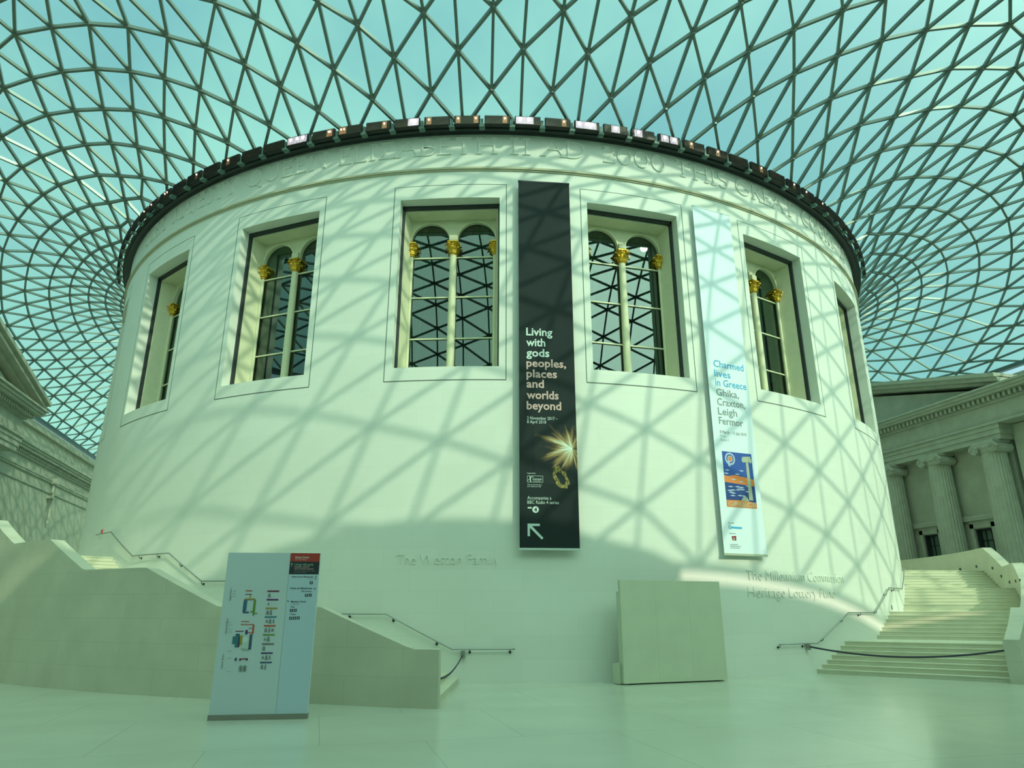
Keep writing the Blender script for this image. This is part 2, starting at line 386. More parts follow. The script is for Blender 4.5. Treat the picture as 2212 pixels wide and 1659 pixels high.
# ------------------------------------------------------------------ drum
ZT, ZB, HW = 16.60, 9.97, 4.77
WIN_C = [-72, -54, -36, -18, 0, 18, 36, 54]
drum = MB()
angs = set(np.round(np.arange(-180, 180.01, 2), 3)) | set(np.round(np.arange(-84, 60, .5), 3))
for c in WIN_C: angs |= {round(c-HW, 3), round(c+HW, 3)}
angs = sorted(angs)
a2 = [angs[0]]
for a in angs[1:]:
    if a-a2[-1] < .08 and not any(abs(abs(a-c)-HW) < 1e-3 for c in WIN_C): continue
    if a-a2[-1] < .08: a2[-1] = a; continue
    a2.append(a)
zs = [0, 3.3, 6.6, ZB, 12.2, 14.4, ZT, 18.0, 19.37]
for a, e in zip(a2, a2[1:]):
    mid = (a+e)/2; inw = any(abs(mid-c) < HW for c in WIN_C)
    for z0, z1 in zip(zs, zs[1:]):
        if inw and z0 >= ZB-.01 and z1 <= ZT+.01: continue
        drum.quad(ar(a, R0, z0), ar(e, R0, z0), ar(e, R0, z1), ar(a, R0, z1), uv=[(rad(a)*R0, z0), (rad(e)*R0, z0), (rad(e)*R0, z1), (rad(a)*R0, z1)])
# inner face of the thick wall so that the reading room behind the glass is an enclosed dark room
for a, e in zip(a2, a2[1:]):
    mid = (a+e)/2; inw = any(abs(mid-c) < HW for c in WIN_C)
    for z0, z1 in zip(zs, zs[1:]):
        if inw and z0 >= ZB-.01 and z1 <= ZT+.01: continue
        drum.quad(ar(a, 20.85, z0), ar(a, 20.85, z1), ar(e, 20.85, z1), ar(e, 20.85, z0), uv=[(0, 0)]*4)
D = drum.build('wall_drum', M['drum'], fixn=False); tag(D, kind='structure')
m = MB(); seg = 128
m.v = [ar(360*k/seg, R0, 19.37) for k in range(seg)]+[ar(360*k/seg, R0, 19.47) for k in range(seg)]
m.f = [tuple(range(seg))[::-1], tuple(range(seg, 2*seg))]+[(k, (k+1) % seg, seg+(k+1) % seg, seg+k) for k in range(seg)]; m.uv = [None]*len(m.f)
m.build('drum_roof', M['stone'], D)
m = MB()
for dz, pr in ((0, .05), (.035, .085), (.075, .085), (.11, .05)): pass
m.arc(-84, 60, R0-.02, R0+.05, 17.74, 17.79); m.arc(-84, 60, R0-.02, R0+.10, 17.79, 17.87); m.arc(-84, 60, R0-.02, R0+.05, 17.87, 17.90)
m.build('string_course', mat('string_course_stone', (.52, .50, .36), .7), D)
m = MB(); m.arc(-84, 60, R0-.3, R0+.10, 19.37, 19.44); m.arc(-84, 60, R0-.3, R0+.30, 19.40, 19.50); m.arc(-84, 60, R0-.3, R0+.42, 19.46, 19.54); m.build('rim_gutter', M['dark'], D)

def hole_lines(c):
    g = MB(); h = 5.41; w_ = .035
    for aa in (c-h, c+h): g.arc(aa-w_, aa+w_, R0-.01, R0+.003, 9.48, 17.16)
    g.arc(c-h, c+h, R0-.01, R0+.004, 9.465, 9.50); g.arc(c-h, c+h, R0-.01, R0+.004, 17.15, 17.17)
    return g
def capital(mb, x, y, z0, r=.21, half=0):
    """gilded corinthian capital: bell, two tiers of curling leaves, corner scrolls and abacus"""
    mb.lathe([(r*.72, z0), (r*.8, z0+.04), (r*.7, z0+.08), (r*.74, z0+.3), (r*.95, z0+.48)], x, y, 12)
    for tier, (zz, hh, rr) in enumerate(((z0+.06, .2, .74), (z0+.2, .22, .8))):
        for k in range(8):
            t = 2*pi*(k+.5*tier)/8; cx, cy = cos(t), sin(t); px, py = -sin(t), cos(t)
            n = len(mb.v); ww = .062
            for (dr, dz, sw) in ((0, 0, 1), (.03, hh*.6, 1.1), (.09, hh*.95, 1), (.15, hh, .8), (.165, hh*.78, .5)):
                R_ = r*rr+dr
                for q in (-1, 1): mb.v.append((x+cx*R_+px*ww*sw*q, y+cy*R_+py*ww*sw*q, zz+dz))
                mb.v.append((x+cx*(R_+.03)+0, y+cy*(R_+.03), zz+dz))
            for i in range(4):
                a = n+3*i; mb.f += [(a, a+2, a+5, a+3), (a+2, a+1, a+4, a+5)]; mb.uv += [None, None]
    for k in range(4):
        t = pi/4+pi/2*k; mb.tube([(x+cos(t)*r*1.0, y+sin(t)*r*1.0, z0+.36), (x+cos(t)*r*1.35, y+sin(t)*r*1.35, z0+.48), (x+cos(t)*r*1.5, y+sin(t)*r*1.5, z0+.42), (x+cos(t)*r*1.36, y+sin(t)*r*1.36, z0+.38)], [.03, .05, .05, .03], 6)
    mb.box(x-r*1.02, x+r*1.02, y-r*1.02, y+r*1.02, z0+.51, z0+.56)
def window(i, c):
    t = at_drum('window_%d' % (i+1), c, 0.0001, 0, kind='structure')       # local: x to the right, -y outwards
    x1 = R0*sin(rad(HW)); yo = -R0*cos(rad(HW)); Y = -21.72
    m = MB()
    def qd(*p): m.quad(*p)
    qd((-x1, yo, ZB), (-x1, yo, ZT), (-x1, Y, ZT), (-x1, Y, ZB)); qd((x1, yo, ZB), (x1, Y, ZB), (x1, Y, ZT), (x1, yo, ZT))
    n = 12
    for k in range(n):
        a, e = rad(-HW+2*HW*k/n), rad(-HW+2*HW*(k+1)/n)
        for z in (ZB, ZT): qd((R0*sin(a), -R0*cos(a), z), (R0*sin(e), -R0*cos(e), z), (R0*sin(e), Y, z), (R0*sin(a), Y, z))
    m.build('stone_reveal', M['stone'], t, fixn=False)
    m = hole_lines(0)
    m.build('joint_line', M['joint'], t)
    m = MB(); s0, s1 = -21.76, -21.62                            # the dark slot between old and new stone
    m.box(-x1-.06, -x1+.08, s0, s1, ZB-.02, ZT); m.box(x1-.08, x1+.06, s0, s1, ZB-.02, ZT); m.box(-x1, x1, s0, s1, ZT-.12, ZT+.05)
    m.build('shadow_gap', M['dark'], t)
    xi = 1.60
    m = MB()                                                     # inner lining and sill
    for q in (-1, 1):
        m.prism([(q*1.745, -21.62), (q*1.62, -20.98), (q*2.1, -20.98), (q*2.1, -21.62)], 'z', ZB-.02, ZT)
    m.box(-2.0, 2.0, -21.62, -20.9, 16.42, 16.65); m.box(-2.0, 2.0, -21.75, -20.8, ZB-.25, ZB)
    m.build('inner_lining', M['cream'], t)
    # arcade: flat plate with two arched openings
    ya, yb = -20.98, -20.86; sp = 15.55; r = .72; m = MB(); N_ = 16
    for cx in (-.885, .885):
        top = 16.65
        for k in range(N_):
            a, e = pi-pi*k/N_, pi-pi*(k+1)/N_
            p = (cx+r*cos(a), sp+r*sin(a)); q = (cx+r*cos(e), sp+r*sin(e))
            m.prism([p, q, (q[0], top), (p[0], top)], 'y', ya, yb)
            rr = r+.07; P = (cx+rr*cos(a), sp+rr*sin(a)); Q = (cx+rr*cos(e), sp+rr*sin(e)); m.prism([p, q, Q, P], 'y', ya-.04, ya)
    m.box(-.165, .165, ya, yb, sp-.1, 16.65); m.box(-1.8, -1.605, ya, yb, ZB, 16.65); m.box(1.605, 1.8, ya, yb, ZB, 16.65)
    m.build('arcade', M['cream'], t)
    m = MB(); m.lathe([(.17, ZB), (.17, ZB+.1), (.145, ZB+.16), (.145, 12), (.13, 14.9)], 0, -20.98, 20); m.box(-.15, .15, -21.12, -20.86, 15.47, 15.7); m.build('column', M['cream'], t, smooth=False)
    for x in (-1.58, 1.58):
        mm = MB(); mm.tube([(x, -20.98, ZB), (x, -20.98, 14.9)], .06, 8); mm.build('corner_shaft', M['cream'], t)
        mm = MB(); capital(mm, x, -20.98, 14.88, .15); mm.build('capital', M['gold'], t)
    mm = MB(); capital(mm, 0, -20.98, 14.88, .20); mm.build('capital', M['gold'], t)
    mm = MB()
    for z in (14.83, 13.18, 11.52): mm.box(-1.62, 1.62, -20.93, -20.885, z-.025, z+.025)
    mm.build('glazing_bar', M['cream'], t)
    mm = MB(); mm.box(-1.75, 1.75, -20.872, -20.866, ZB, 16.6); mm.build('glass', M['winglass'], t)
    for q in (-1, 1):                                           # curtains hanging just inside the glass
        mm = MB(); n = 10; prev = None
        for zi in range(13):
            z = ZB+zi*(16.3-ZB)/12; tt = zi/12; inner = 1.15-.75*max(0, (tt-.45))**1.0*1.3 if tt > .45 else 1.15+.25*(.45-tt)
            row = [(q*(inner+(1.6-inner)*k/n), -20.68+.06*sin(k*2.4+zi*.1), z) for k in range(n+1)]
            if prev:
                for k in range(n): mm.quad(prev[k], prev[k+1], row[k+1], row[k])
            prev = row
        mm.build('curtain', M['curtain'], t, smooth=True, fixn=False)
    return t
for i, c in enumerate(WIN_C): window(i, c)
# book-stack gallery ring inside the reading room, seen through the glass
m = MB(); m.arc(-180, 180, 18.3, 20.8, 9.2, 9.6, 6); m.arc(-180, 180, 20.0, 20.8, 17.3, 17.6, 6); gi = m.build('reading_room_gallery', M['dark'], D)

# ------------------------------------------------------------------ carved lettering (thin strokes with serifs) on the drum
def arcpts(cx, cy, rx, ry, a0, a1, n=9): return [(cx+rx*cos(rad(a0+(a1-a0)*k/n)), cy+ry*sin(rad(a0+(a1-a0)*k/n))) for k in range(n+1)]
GL = {
 'A': (.8, [[(0, 0), (.4, 1), (.8, 0)], [(.17, .4), (.63, .4)]], [(0, 0), (.8, 0)]),
 'B': (.6, [[(.1, 0), (.1, 1)], [(.1, 1)]+arcpts(.3, .76, .24, .24, 90, -90)+[(.1, .52)], [(.1, .52)]+arcpts(.32, .26, .28, .26, 90, -90)+[(.1, 0)]], [(.1, 0), (.1, 1)]),
 'C': (.8, [arcpts(.45, .5, .42, .5, 45, 315, 16)], []),
 'D': (.8, [[(.1, 0), (.1, 1)], [(.1, 1)]+arcpts(.3, .5, .45, .5, 90, -90, 14)+[(.1, 0)]], [(.1, 0), (.1, 1)]),
 'E': (.55, [[(.5, .88), (.5, 1), (.1, 1), (.1, 0), (.52, 0), (.52, .12)], [(.1, .52), (.42, .52)]], [(.1, 0), (.1, 1)]),
 'G': (.85, [arcpts(.45, .5, .42, .5, 45, 330, 16)+[(.8, .42), (.6, .42)]], []),
 'H': (.85, [[(.12, 0), (.12, 1)], [(.73, 0), (.73, 1)], [(.12, .52), (.73, .52)]], [(.12, 0), (.12, 1), (.73, 0), (.73, 1)]),
 'I': (.25, [[(.12, 0), (.12, 1)]], [(.12, 0), (.12, 1)]),
 'J': (.4, [[(.28, 1), (.28, .15)]+arcpts(.13, .1, .15, .2, 0, -110, 6)], [(.28, 1)]),
 'L': (.55, [[(.1, 1), (.1, 0), (.52, 0), (.52, .12)]], [(.1, 1), (.1, 0)]),
 'M': (.95, [[(.1, 0), (.16, 1), (.48, .1), (.8, 1), (.88, 0)]], [(.1, 0), (.88, 0)]),
 'N': (.85, [[(.12, 0), (.12, 1), (.75, 0), (.75, 1)]], [(.12, 0), (.75, 1)]),
 'O': (.85, [arcpts(.42, .5, .4, .5, 0, 360, 24)], []),
 '0': (.75, [arcpts(.37, .5, .33, .5, 0, 360, 24)], []),
 '2': (.6, [arcpts(.3, .72, .25, .28, 160, -30, 10)+[(.05, 0), (.58, 0), (.58, .12)]], []),
 'Q': (.9, [arcpts(.42, .5, .4, .5, 0, 360, 24), [(.5, .05), (.85, -.22)]], []),
 'R': (.65, [[(.1, 0), (.1, 1)], [(.1, 1)]+arcpts(.3, .76, .24, .24, 90, -90)+[(.1, .52)], [(.3, .52), (.62, 0)]], [(.1, 0), (.1, 1), (.62, 0)]),
 'S': (.55, [arcpts(.28, .75, .22, .25, 40, 250, 10)+arcpts(.28, .25, .24, .25, 75, -150, 12)], []),
 'T': (.75, [[(.02, .88), (.02, 1), (.72, 1), (.72, .88)], [(.37, 0), (.37, 1)]], [(.37, 0)]),
 'U': (.8, [[(.12, 1), (.12, .35)]+arcpts(.4, .32, .28, .32, 180, 360, 10)+[(.68, 1)]], [(.12, 1), (.68, 1)]),
 'X': (.75, [[(.05, 0), (.7, 1)], [(.05, 1), (.7, 0)]], []),
 'Y': (.75, [[(.02, 1), (.37, .5), (.72, 1)], [(.37, .5), (.37, 0)]], [(.02, 1), (.72, 1), (.37, 0)]),
 'Z': (.7, [[(.06, .88), (.06, 1), (.64, 1), (.05, 0), (.66, 0), (.66, .12)]], []),
}
def carve(word, a0, a1, zb, h, parent):
    """each word of the inscription is a part of the drum wall, a shallow raised fillet that catches the light"""
    tot = sum(GL[c][0] for c in word)+.13*(len(word)-1); m = MB(); k = (a1-a0)/tot; x = 0
    def P(px, pz, dr=0): return Vector(ar(a0+(x+px)*k, R0+dr, zb+pz*h))
    for ch in word:
        w_, strokes, serifs = GL[ch]
        def seg(p, q, wd):
            A, B_ = P(*p), P(*q); n = Vector((A.x, A.y, 0)).normalized(); d = (B_-A)
            if d.length < 1e-4: return
            d.normalize(); s = n.cross(d)*wd/2
            f = n*.05
            m.quad(A-s, B_-s, B_-s+f, A-s+f); m.quad(A-s+f, B_-s+f, B_+s+f, A+s+f); m.quad(A+s+f, B_+s+f, B_+s, A+s)
        for st in strokes:
            for p, q in zip(st, st[1:]): seg(p, q, .055 if abs(p[0]-q[0]) < .35 else .032)
        for sx_, sz in serifs: seg((sx_-.12, sz), (sx_+.12, sz), .03)
        x += w_+.13
    return m.build('carved_word', M['stone'], parent)
for wd, a0, a1 in (('HER', -62.0, -56.3), ('MAJESTY', -54.2, -42.5), ('QUEEN', -40.9, -30.9), ('ELIZABETH', -29.5, -13.5), ('II', -12.2, -10.2), ('AD', -9.0, -4.8), ('2000', -3.0, 3.9), ('THIS', 5.1, 11.7), ('GREAT', 12.9, 22.7), ('COURT', 24.4, 33.4), ('IS', 35.6, 38.2)):
    carve(wd, a0, a1, 18.50, .72, D)
def wall_text(body, a0, a1, z, size):
    """lower donors' inscriptions, bent onto the drum"""
    o = text('carved_text', body, size, 0, 0, M['stone'], D, y=0, depth=.022, bold=-.008)
    me = o.data; xs = [v.co.x for v in me.vertices]; x0, x1 = min(xs), max(xs)
    for v in me.vertices:
        a = a0+(a1-a0)*(v.co.x-x0)/(x1-x0); p = ar(a, R0+.004-v.co.y, z+v.co.z); v.co = p
wall_text('The Weston Family', -21.4, -13.1, 3.42, .46)
wall_text('The Millennium Commission', 8.9, 22.2, 3.02, .50)
wall_text('Heritage Lottery Fund', 8.9, 20.3, 2.47, .50)
for a_, z_ in ((33.33, 2.15), (-31.7, 2.35)):
    m = MB(); m.box(-.04, .04, -.012, .03, -.09, .09); o = m.build('recessed_light', M['dark']); o.location = ar(a_, R0, z_); o.rotation_euler = (0, 0, rad(a_))
    tag(o, 'small dark recessed light slot low on the drum beside the right stair' if a_ > 0 else 'small light slot low on the drum above the left stair', 'wall light')

# ------------------------------------------------------------------ glass and steel roof
NR = 128; b_, c_, d_ = 36.625, 51.125, 46.025; PT = 4*b_+2*(c_+d_)
def pperim(s):
    s %= PT
    for Ln, f in ((b_, lambda s: (s, -d_)), (c_+d_, lambda s: (b_, -d_+s)), (2*b_, lambda s: (b_-s, c_)), (c_+d_, lambda s: (-b_, c_-s)), (b_, lambda s: (-b_+s, -d_))):
        if s <= Ln: return f(s)
        s -= Ln
def polyr(u, v):
    t = rad(2.8125*u); return R0+v*(1.02-.433*t*t)+v*v*(.013+.015*t*t)
def roof_grid():
    V = []; B = []
    for u in range(NR):
        uu = u if u <= NR//2 else NR-u
        C1, C2 = 16, 50
        n = np.interp(uu, [0, C1, NR//4, C2, NR//2], ROWS_E if u <= NR//2 else ROWS_W); q = u % 2
        V.append(int(round((n-q)/2))*2+q)
        s = np.interp(uu, [0, C1, 30, C2, NR//2], [0, b_, b_+d_-1.5, b_+c_+d_, 2*b_+c_+d_]) if u <= NR//2 else np.interp(uu, [0, C1, 32, 40, C2, NR//2], [0, b_, b_+d_+7, b_+d_+27.2, b_+c_+d_, 2*b_+c_+d_]); B.append(pperim(s if u <= NR//2 else PT-s))
    idx = {}; P = []; fx = []
    for u in range(NR):
        th = 2*pi*u/NR; e = np.array([sin(th), -cos(th)]); p1 = np.array(B[u], float); su = u if u <= NR//2 else u-NR
        for v in range(u % 2, V[u]+1, 2):
            idx[(u, v)] = len(P); f = v/V[u]; p = e*R0*(1-f)+p1*f; k = v == 0 or v == V[u]
            if (su, v) in PIN and v < V[u]: p = np.array(PIN[(su, v)], float); k = True
            elif -20 <= su <= 14 and v <= (6 if abs(su) < 3 else 8) and v < V[u]: p = e*polyr(su, v); k = True
            P.append(p); fx.append(k)
    P = np.array(P); fx = np.array(fx); E = []
    for (u, v), i in idx.items():
        for du, dv in ((1, 1), (1, -1), (0, 2)):
            j = idx.get(((u+du) % NR, v+dv))
            if j is not None: E.append((i, j))
    E = np.array(E); dg = np.zeros(len(P)); np.add.at(dg, E.ravel(), 1)
    for _ in range(400):
        S = np.zeros_like(P); np.add.at(S, E[:, 0], P[E[:, 1]]); np.add.at(S, E[:, 1], P[E[:, 0]]); P = np.where(fx[:, None], P, S/dg[:, None])
    return idx, P, E, V
def roof_z(x, y):
    r = math.hypot(x, y); t = math.atan2(x, -y); psi = max(0, (1-x*x/b_/b_)*(1-y/c_)*(1+y/d_)); a = (r/R0-1)*psi; e = r/R0-1
    k = R0/r; eta = psi/((1-(k*x/b_)**2)*(1-k*y/c_)*(1+k*y/d_))
    return 19.59-.8*max(0, (-y-40)/6)+a*(31.10+1.40*cos(2*t)-27.9*e/(1+e))-.75*(1-eta)
ROWS_E = (26, 34, 19, 36, 24); ROWS_W = (26, 34, 20, 38, 24)
# plan positions (half-radial, row) -> (x, y) of surveyed roof nodes east and west of the drum
PIN = {(-46,32):(-35.32,40.6),(-45,29):(-34.14,36.05),(-45,31):(-35.45,38.14),(-44,26):(-33.04,32.53),(-44,28):(-34.29,33.8),(-44,30):(-35.6,35.8),(-43,23):(-32.08,28.75),(-43,25):(-33.27,30.15),(-43,27):(-34.43,31.49),(-43,29):(-35.63,33.25),(-42,20):(-31.12,25.26),(-42,22):(-32.31,26.54),(-42,24):(-33.42,27.85),(-42,26):(-34.55,29.24),(-42,28):(-35.69,30.65),(-41,17):(-30.04,21.85),(-41,19):(-31.28,23.08),(-41,21):(-32.45,24.28),(-41,23):(-33.62,25.64),(-41,25):(-34.63,26.85),(-41,27):(-35.69,28.23),(-40,16):(-30.05,19.75),(-40,18):(-31.35,20.8),(-40,20):(-32.53,22.1),(-40,22):(-33.68,23.31),(-40,24):(-34.67,24.35),(-40,26):(-35.7,25.65),(-39,15):(-30.05,17.59),(-39,17):(-31.36,18.73),(-39,19):(-32.58,19.84),(-39,21):(-33.72,21.01),(-39,23):(-34.72,22.05),(-38,14):(-29.96,15.45),(-38,16):(-31.34,16.59),(-38,18):(-32.57,17.63),(-38,20):(-33.68,18.59),(-38,22):(-34.72,19.73),(-37,15):(-31.16,14.39),(-37,17):(-32.45,15.34),(-37,19):(-33.63,16.28),(-36,14):(-30.9,12.23),(-36,16):(-32.25,13.06),(-36,18):(-33.51,13.98),(-35,13):(-30.54,10.07),(-35,15):(-31.96,10.83),(-35,17):(-33.29,11.62),(-34,12):(-30.07,7.98),(-34,14):(-31.54,8.61),(-34,16):(-32.99,9.35),(-33,11):(-29.54,5.95),(-33,13):(-31.04,6.52),(-33,15):(-32.55,7.12),(-32,10):(-28.96,4.07),(-32,12):(-30.45,4.47),(-32,14):(-31.94,5.13),(-31,9):(-28.25,2.2),(-31,11):(-29.75,2.59),(-31,13):(-31.21,2.98),(-30,8):(-27.33,0.1),(-30,10):(-28.94,0.6),(-30,12):(-30.5,0.95),(-29,7):(-26.4,-1.73),(-29,9):(-28.04,-1.37),(-29,11):(-29.65,-1.15),(-28,6):(-25.49,-3.45),(-28,8):(-27.07,-3.31),(-28,10):(-28.66,-3.11),(-27,5):(-24.48,-5.11),(-27,7):(-26.03,-4.95),(-27,9):(-27.6,-4.94),(-26,4):(-23.52,-6.45),(-26,6):(-24.92,-6.53),(-26,8):(-26.54,-6.59),(-25,3):(-22.47,-7.73),(-25,5):(-23.88,-7.89),(-25,7):(-25.34,-8.16),(-25,9):(-26.94,-8.47),(-24,2):(-21.49,-8.68),(-24,4):(-22.82,-9.03),(-24,6):(-24.24,-9.46),(-24,8):(-25.72,-9.96),(-23,3):(-21.74,-10.03),(-23,5):(-23.08,-10.58),(-23,7):(-24.48,-11.21),(-23,9):(-25.93,-11.88),(-22,4):(-21.87,-11.6),(-22,6):(-23.28,-12.25),(-22,8):(-24.67,-13.07),(-21,3):(-20.74,-12.32),(-21,5):(-22.05,-13.16),(-21,7):(-23.38,-14.09),(-21,9):(-24.79,-14.97),(-20,2):(-19.58,-13.05),(-20,4):(-20.78,-13.96),(-20,6):(-22.08,-14.88),(-20,8):(-23.42,-15.9),(-19,3):(-19.56,-14.53),(-19,5):(-20.76,-15.58),(-19,7):(-22.07,-16.7),(-19,9):(-23.41,-17.91),(-18,2):(-18.32,-15.02),(-18,4):(-19.44,-16.2),(-18,6):(-20.67,-17.38),(-18,8):(-21.94,-18.63),(-17,3):(-18.15,-16.57),(-17,5):(-19.27,-17.87),(-17,7):(-20.48,-19.26),(-16,2):(-16.84,-16.86),(-16,4):(-17.91,-18.22),(-16,6):(-19.02,-19.69),(-15,3):(-16.52,-18.44),(-15,5):(-17.57,-19.91),(-14,2):(-15.18,-18.52),(-14,4):(-16.14,-20.11),(-13,3):(-14.72,-20.13),(-13,5):(-15.68,-21.77),(-12,2):(-13.36,-19.99),(-12,4):(-14.22,-21.76),(-11,3):(-12.78,-21.57),(-10,2):(-11.41,-21.29),(-10,4):(-12.09,-23.07),(-9,3):(-10.67,-22.84),(-8,2):(-9.29,-22.37),(-7,3):(-8.45,-23.89),(-6,2):(-7.07,-23.24),(-5,3):(-6.1,-24.68),(-4,2):(-4.78,-23.86),(-3,3):(-3.66,-25.16),(-2,2):(-2.42,-24.23),(-1,3):(-1.21,-25.47),(0,2):(-0.02,-24.37),(1,3):(1.28,-25.41),(2,2):(2.35,-24.22),(2,4):(2.69,-26.47),(3,3):(3.76,-25.15),(4,2):(4.7,-23.86),(4,4):(5.25,-25.99),(5,3):(6.15,-24.63),(5,5):(6.86,-26.8),(6,2):(6.99,-23.24),(6,4):(7.7,-25.33),(7,3):(8.44,-23.87),(7,5):(9.32,-26.0),(8,2):(9.2,-22.39),(8,4):(10.07,-24.39),(8,6):(10.99,-26.55),(9,3):(10.68,-22.88),(9,5):(11.84,-24.77),(9,7):(12.73,-26.98),(10,2):(11.32,-21.32),(10,4):(12.39,-23.14),(10,6):(13.53,-25.23),(10,8):(14.48,-27.28),(11,3):(12.8,-21.68),(11,5):(14.06,-23.46),(11,7):(15.1,-25.4),(12,2):(13.33,-20.04),(12,4):(14.41,-21.84),(12,6):(15.64,-23.63),(12,8):(16.67,-25.58),(13,3):(14.84,-20.18),(13,5):(16.14,-21.75),(13,7):(17.26,-23.65),(14,2):(14.98,-18.56),(14,4):(16.33,-20.09),(14,6):(17.62,-21.69),(14,8):(19.01,-23.44),(15,3):(16.55,-18.47),(15,5):(17.99,-19.91),(15,7):(19.26,-21.54),(16,2):(16.63,-17.01),(16,4):(18.2,-18.17),(16,6):(19.53,-19.7),(16,8):(20.96,-21.28),(17,3):(18.19,-16.59),(17,5):(19.69,-17.83),(17,7):(21.17,-19.24),(17,9):(22.68,-20.69),(18,4):(19.64,-16.1),(18,6):(21.2,-17.37),(18,8):(22.7,-18.76),(19,5):(21.19,-15.53),(19,7):(22.77,-16.76),(19,9):(24.28,-18.02),(20,6):(22.57,-14.89),(20,8):(24.26,-15.95),(20,10):(25.67,-17.21),(21,7):(23.96,-14.12),(21,9):(25.66,-15.07),(21,11):(27.05,-16.16),(22,8):(25.26,-13.2),(22,10):(26.94,-14.08),(22,12):(28.38,-14.99),(23,9):(26.78,-11.91),(23,11):(28.23,-12.85),(23,13):(29.67,-13.68),(24,10):(27.94,-10.67),(24,12):(29.45,-11.48),(24,14):(30.98,-12.15),(25,11):(29.16,-9.23),(25,13):(30.56,-10.04),(25,15):(32.06,-10.6),(26,12):(30.34,-7.65),(26,14):(31.7,-8.25),(26,16):(33.29,-8.68),(27,13):(31.46,-5.85),(27,15):(32.86,-6.28),(27,17):(34.23,-6.81),(28,14):(32.34,-4.05),(28,16):(33.82,-4.22),(28,18):(35.27,-4.69),(29,15):(33.3,-1.95),(29,17):(34.85,-1.96),(30,16):(34.19,0.38)}
idx, P2, E, V = roof_grid()
P3 = [Vector((p[0], p[1], roof_z(p[0], p[1]))) for p in P2]
roof = MB()
for i, j in E: roof.beam(P3[i], P3[j], .105, .13)
for p in P3: roof.lathe([(.10, p.z-.09), (.10, p.z+.09)], p.x, p.y, 6)
RO = roof.build('ceiling', M['steel'], fixn=False); tag(RO, kind='structure')
g = MB(); g.v = [(p.x, p.y, p.z+.10) for p in P3]; tris = set()
for (u, v), i in idx.items():
    j = idx.get((u, v+2))
    for du in (1, -1):
        k = idx.get(((u+du) % NR, v+1))
        if j is not None and k is not None: tris.add(tuple(sorted((i, j, k))))
    if v == 0:
        j = idx[((u+2) % NR, 0)]; k = idx.get(((u+1) % NR, 1)); tris.add(tuple(sorted((i, j, k))))
    if v == V[u]:                      # triangles left over along the outer edge
        un = (u+2) % NR; um = (u+1) % NR
        if V[un] == v and V[um] == v-1: tris.add(tuple(sorted((i, idx[(un, v)], idx[(um, v-1)]))))
g.f = list(tris); g.uv = [None]*len(g.f)
g.build('glazing', M['roofglass'], RO, fixn=False)
m = MB()
for u in range(NR):
    p, q = P3[idx[(u, V[u])]], P3[idx[((u+1) % NR, V[(u+1) % NR])]]; m.beam(p+Vector((0, 0, -.08)), q+Vector((0, 0, -.08)), *((.14, .14) if p.y < -45.5 and q.y < -45.5 else (.40, .28)))
m.build('edge_gutter', mat('edge_gutter_paint', (.10, .16, .16), .5), RO)
m = MB(); m.arc(-180, 180, R0-.22, R0+.02, 19.48, 19.74, 2.8125); m.build('ring_beam', M['dark'], RO)

# ------------------------------------------------------------------ floodlights around the drum rim
def floodlight(a, state, label):
    t = at_drum('floodlight', a, 22.78, 19.56, label=label, cat='floodlight', group='floodlights around the drum rim')
    m = MB(); m.box(-.485, .485, -.10, .0, -.22, .17); hs = m.build('housing', M['black'], t)
    m = MB(); m.box(-.465, .465, -.115, -.10, -.205, .155); ln = m.build('lens', M['grill'], t)
    m = MB()
    for k in range(19): x = -.455+k*.0500; m.box(x, x+.012, -.135, -.115, -.215, .165)
    m.build('louvre', M['black'], ln)
    m = MB(); m.box(.50, .60, -.06, .06, -.36, .06); m.box(.46, .66, -.12, .1, -.34, -.24); m.build('bracket', mat_br, t)
    for kind, x in state:
        m = MB(); c = 8; r_ = .06 if kind == 'w' else .038
        for k in range(1): m.lathe([(r_*.3, -r_+.03), (r_, .03), (r_*.3, r_+.03)], x, -.135, 8)
        m.build('bulb', M['bulb_'+kind], ln)
        gw = .17 if kind == 'w' else .09
        m = MB(); m.box(max(-.44, x-gw), min(.44, x+gw), -.118, -.116, -.17, .14); m.build('lit_reflector', M['glow_'+kind], ln)
    return t
mat_br = mat('bracket_green_grey', (.12, .20, .17), .5)
lit = {-33.43: (('w', -.3), ('w', 0), ('w', .25)), -30.6: (('o', .25), ('o', .32)), -27.75: (('o', -.36), ('o', -.24)), -24.9: (('o', .25),), -22.05: (('w', .3), ('w', .2)), -19.2: (('o', -.3),), -16.35: (('o', -.33), ('o', .33)),
       -13.5: (('o', .28),), -10.65: (('w', -.28), ('w', .05)), -7.8: (('o', .24),), -4.95: (('w', -.3), ('w', 0), ('w', .2)), -2.1: (('w', .0),), .75: (('w', -.2),), 3.6: (('w', -.2), ('w', .2)), 6.45: (('o', -.15),),
       9.3: (('o', .0),), 15.0: (('o', 0.1),), 20.7: (('o', 0),), 23.55: (('o', -.2),), 26.4: (('o', .1),), -42.0: (('o', -.1),), -47.7: (('o', .2),), -53.4: (('o', 0), ('o', .2)), -56.25: (('o', -.2),), -60.0: (('o', .1),)}
k = 0; a = -13.5-2.85*23; n_l = 0
while a < 48:
    st = ()
    for la, s_ in lit.items():
        if abs(la-a) < 1.3: st = s_
    n_l += 1
    w_n = sum(1 for s_ in st if s_[0] == 'w')
    nm = 'unlit black floodlight' if not st else 'bright white lit floodlight' if w_n else 'floodlight with warm orange bulb'
    floodlight(a, st, '%s on the drum rim, %s from the left end' % (nm, ordinal(n_l)))
    a += 2.85

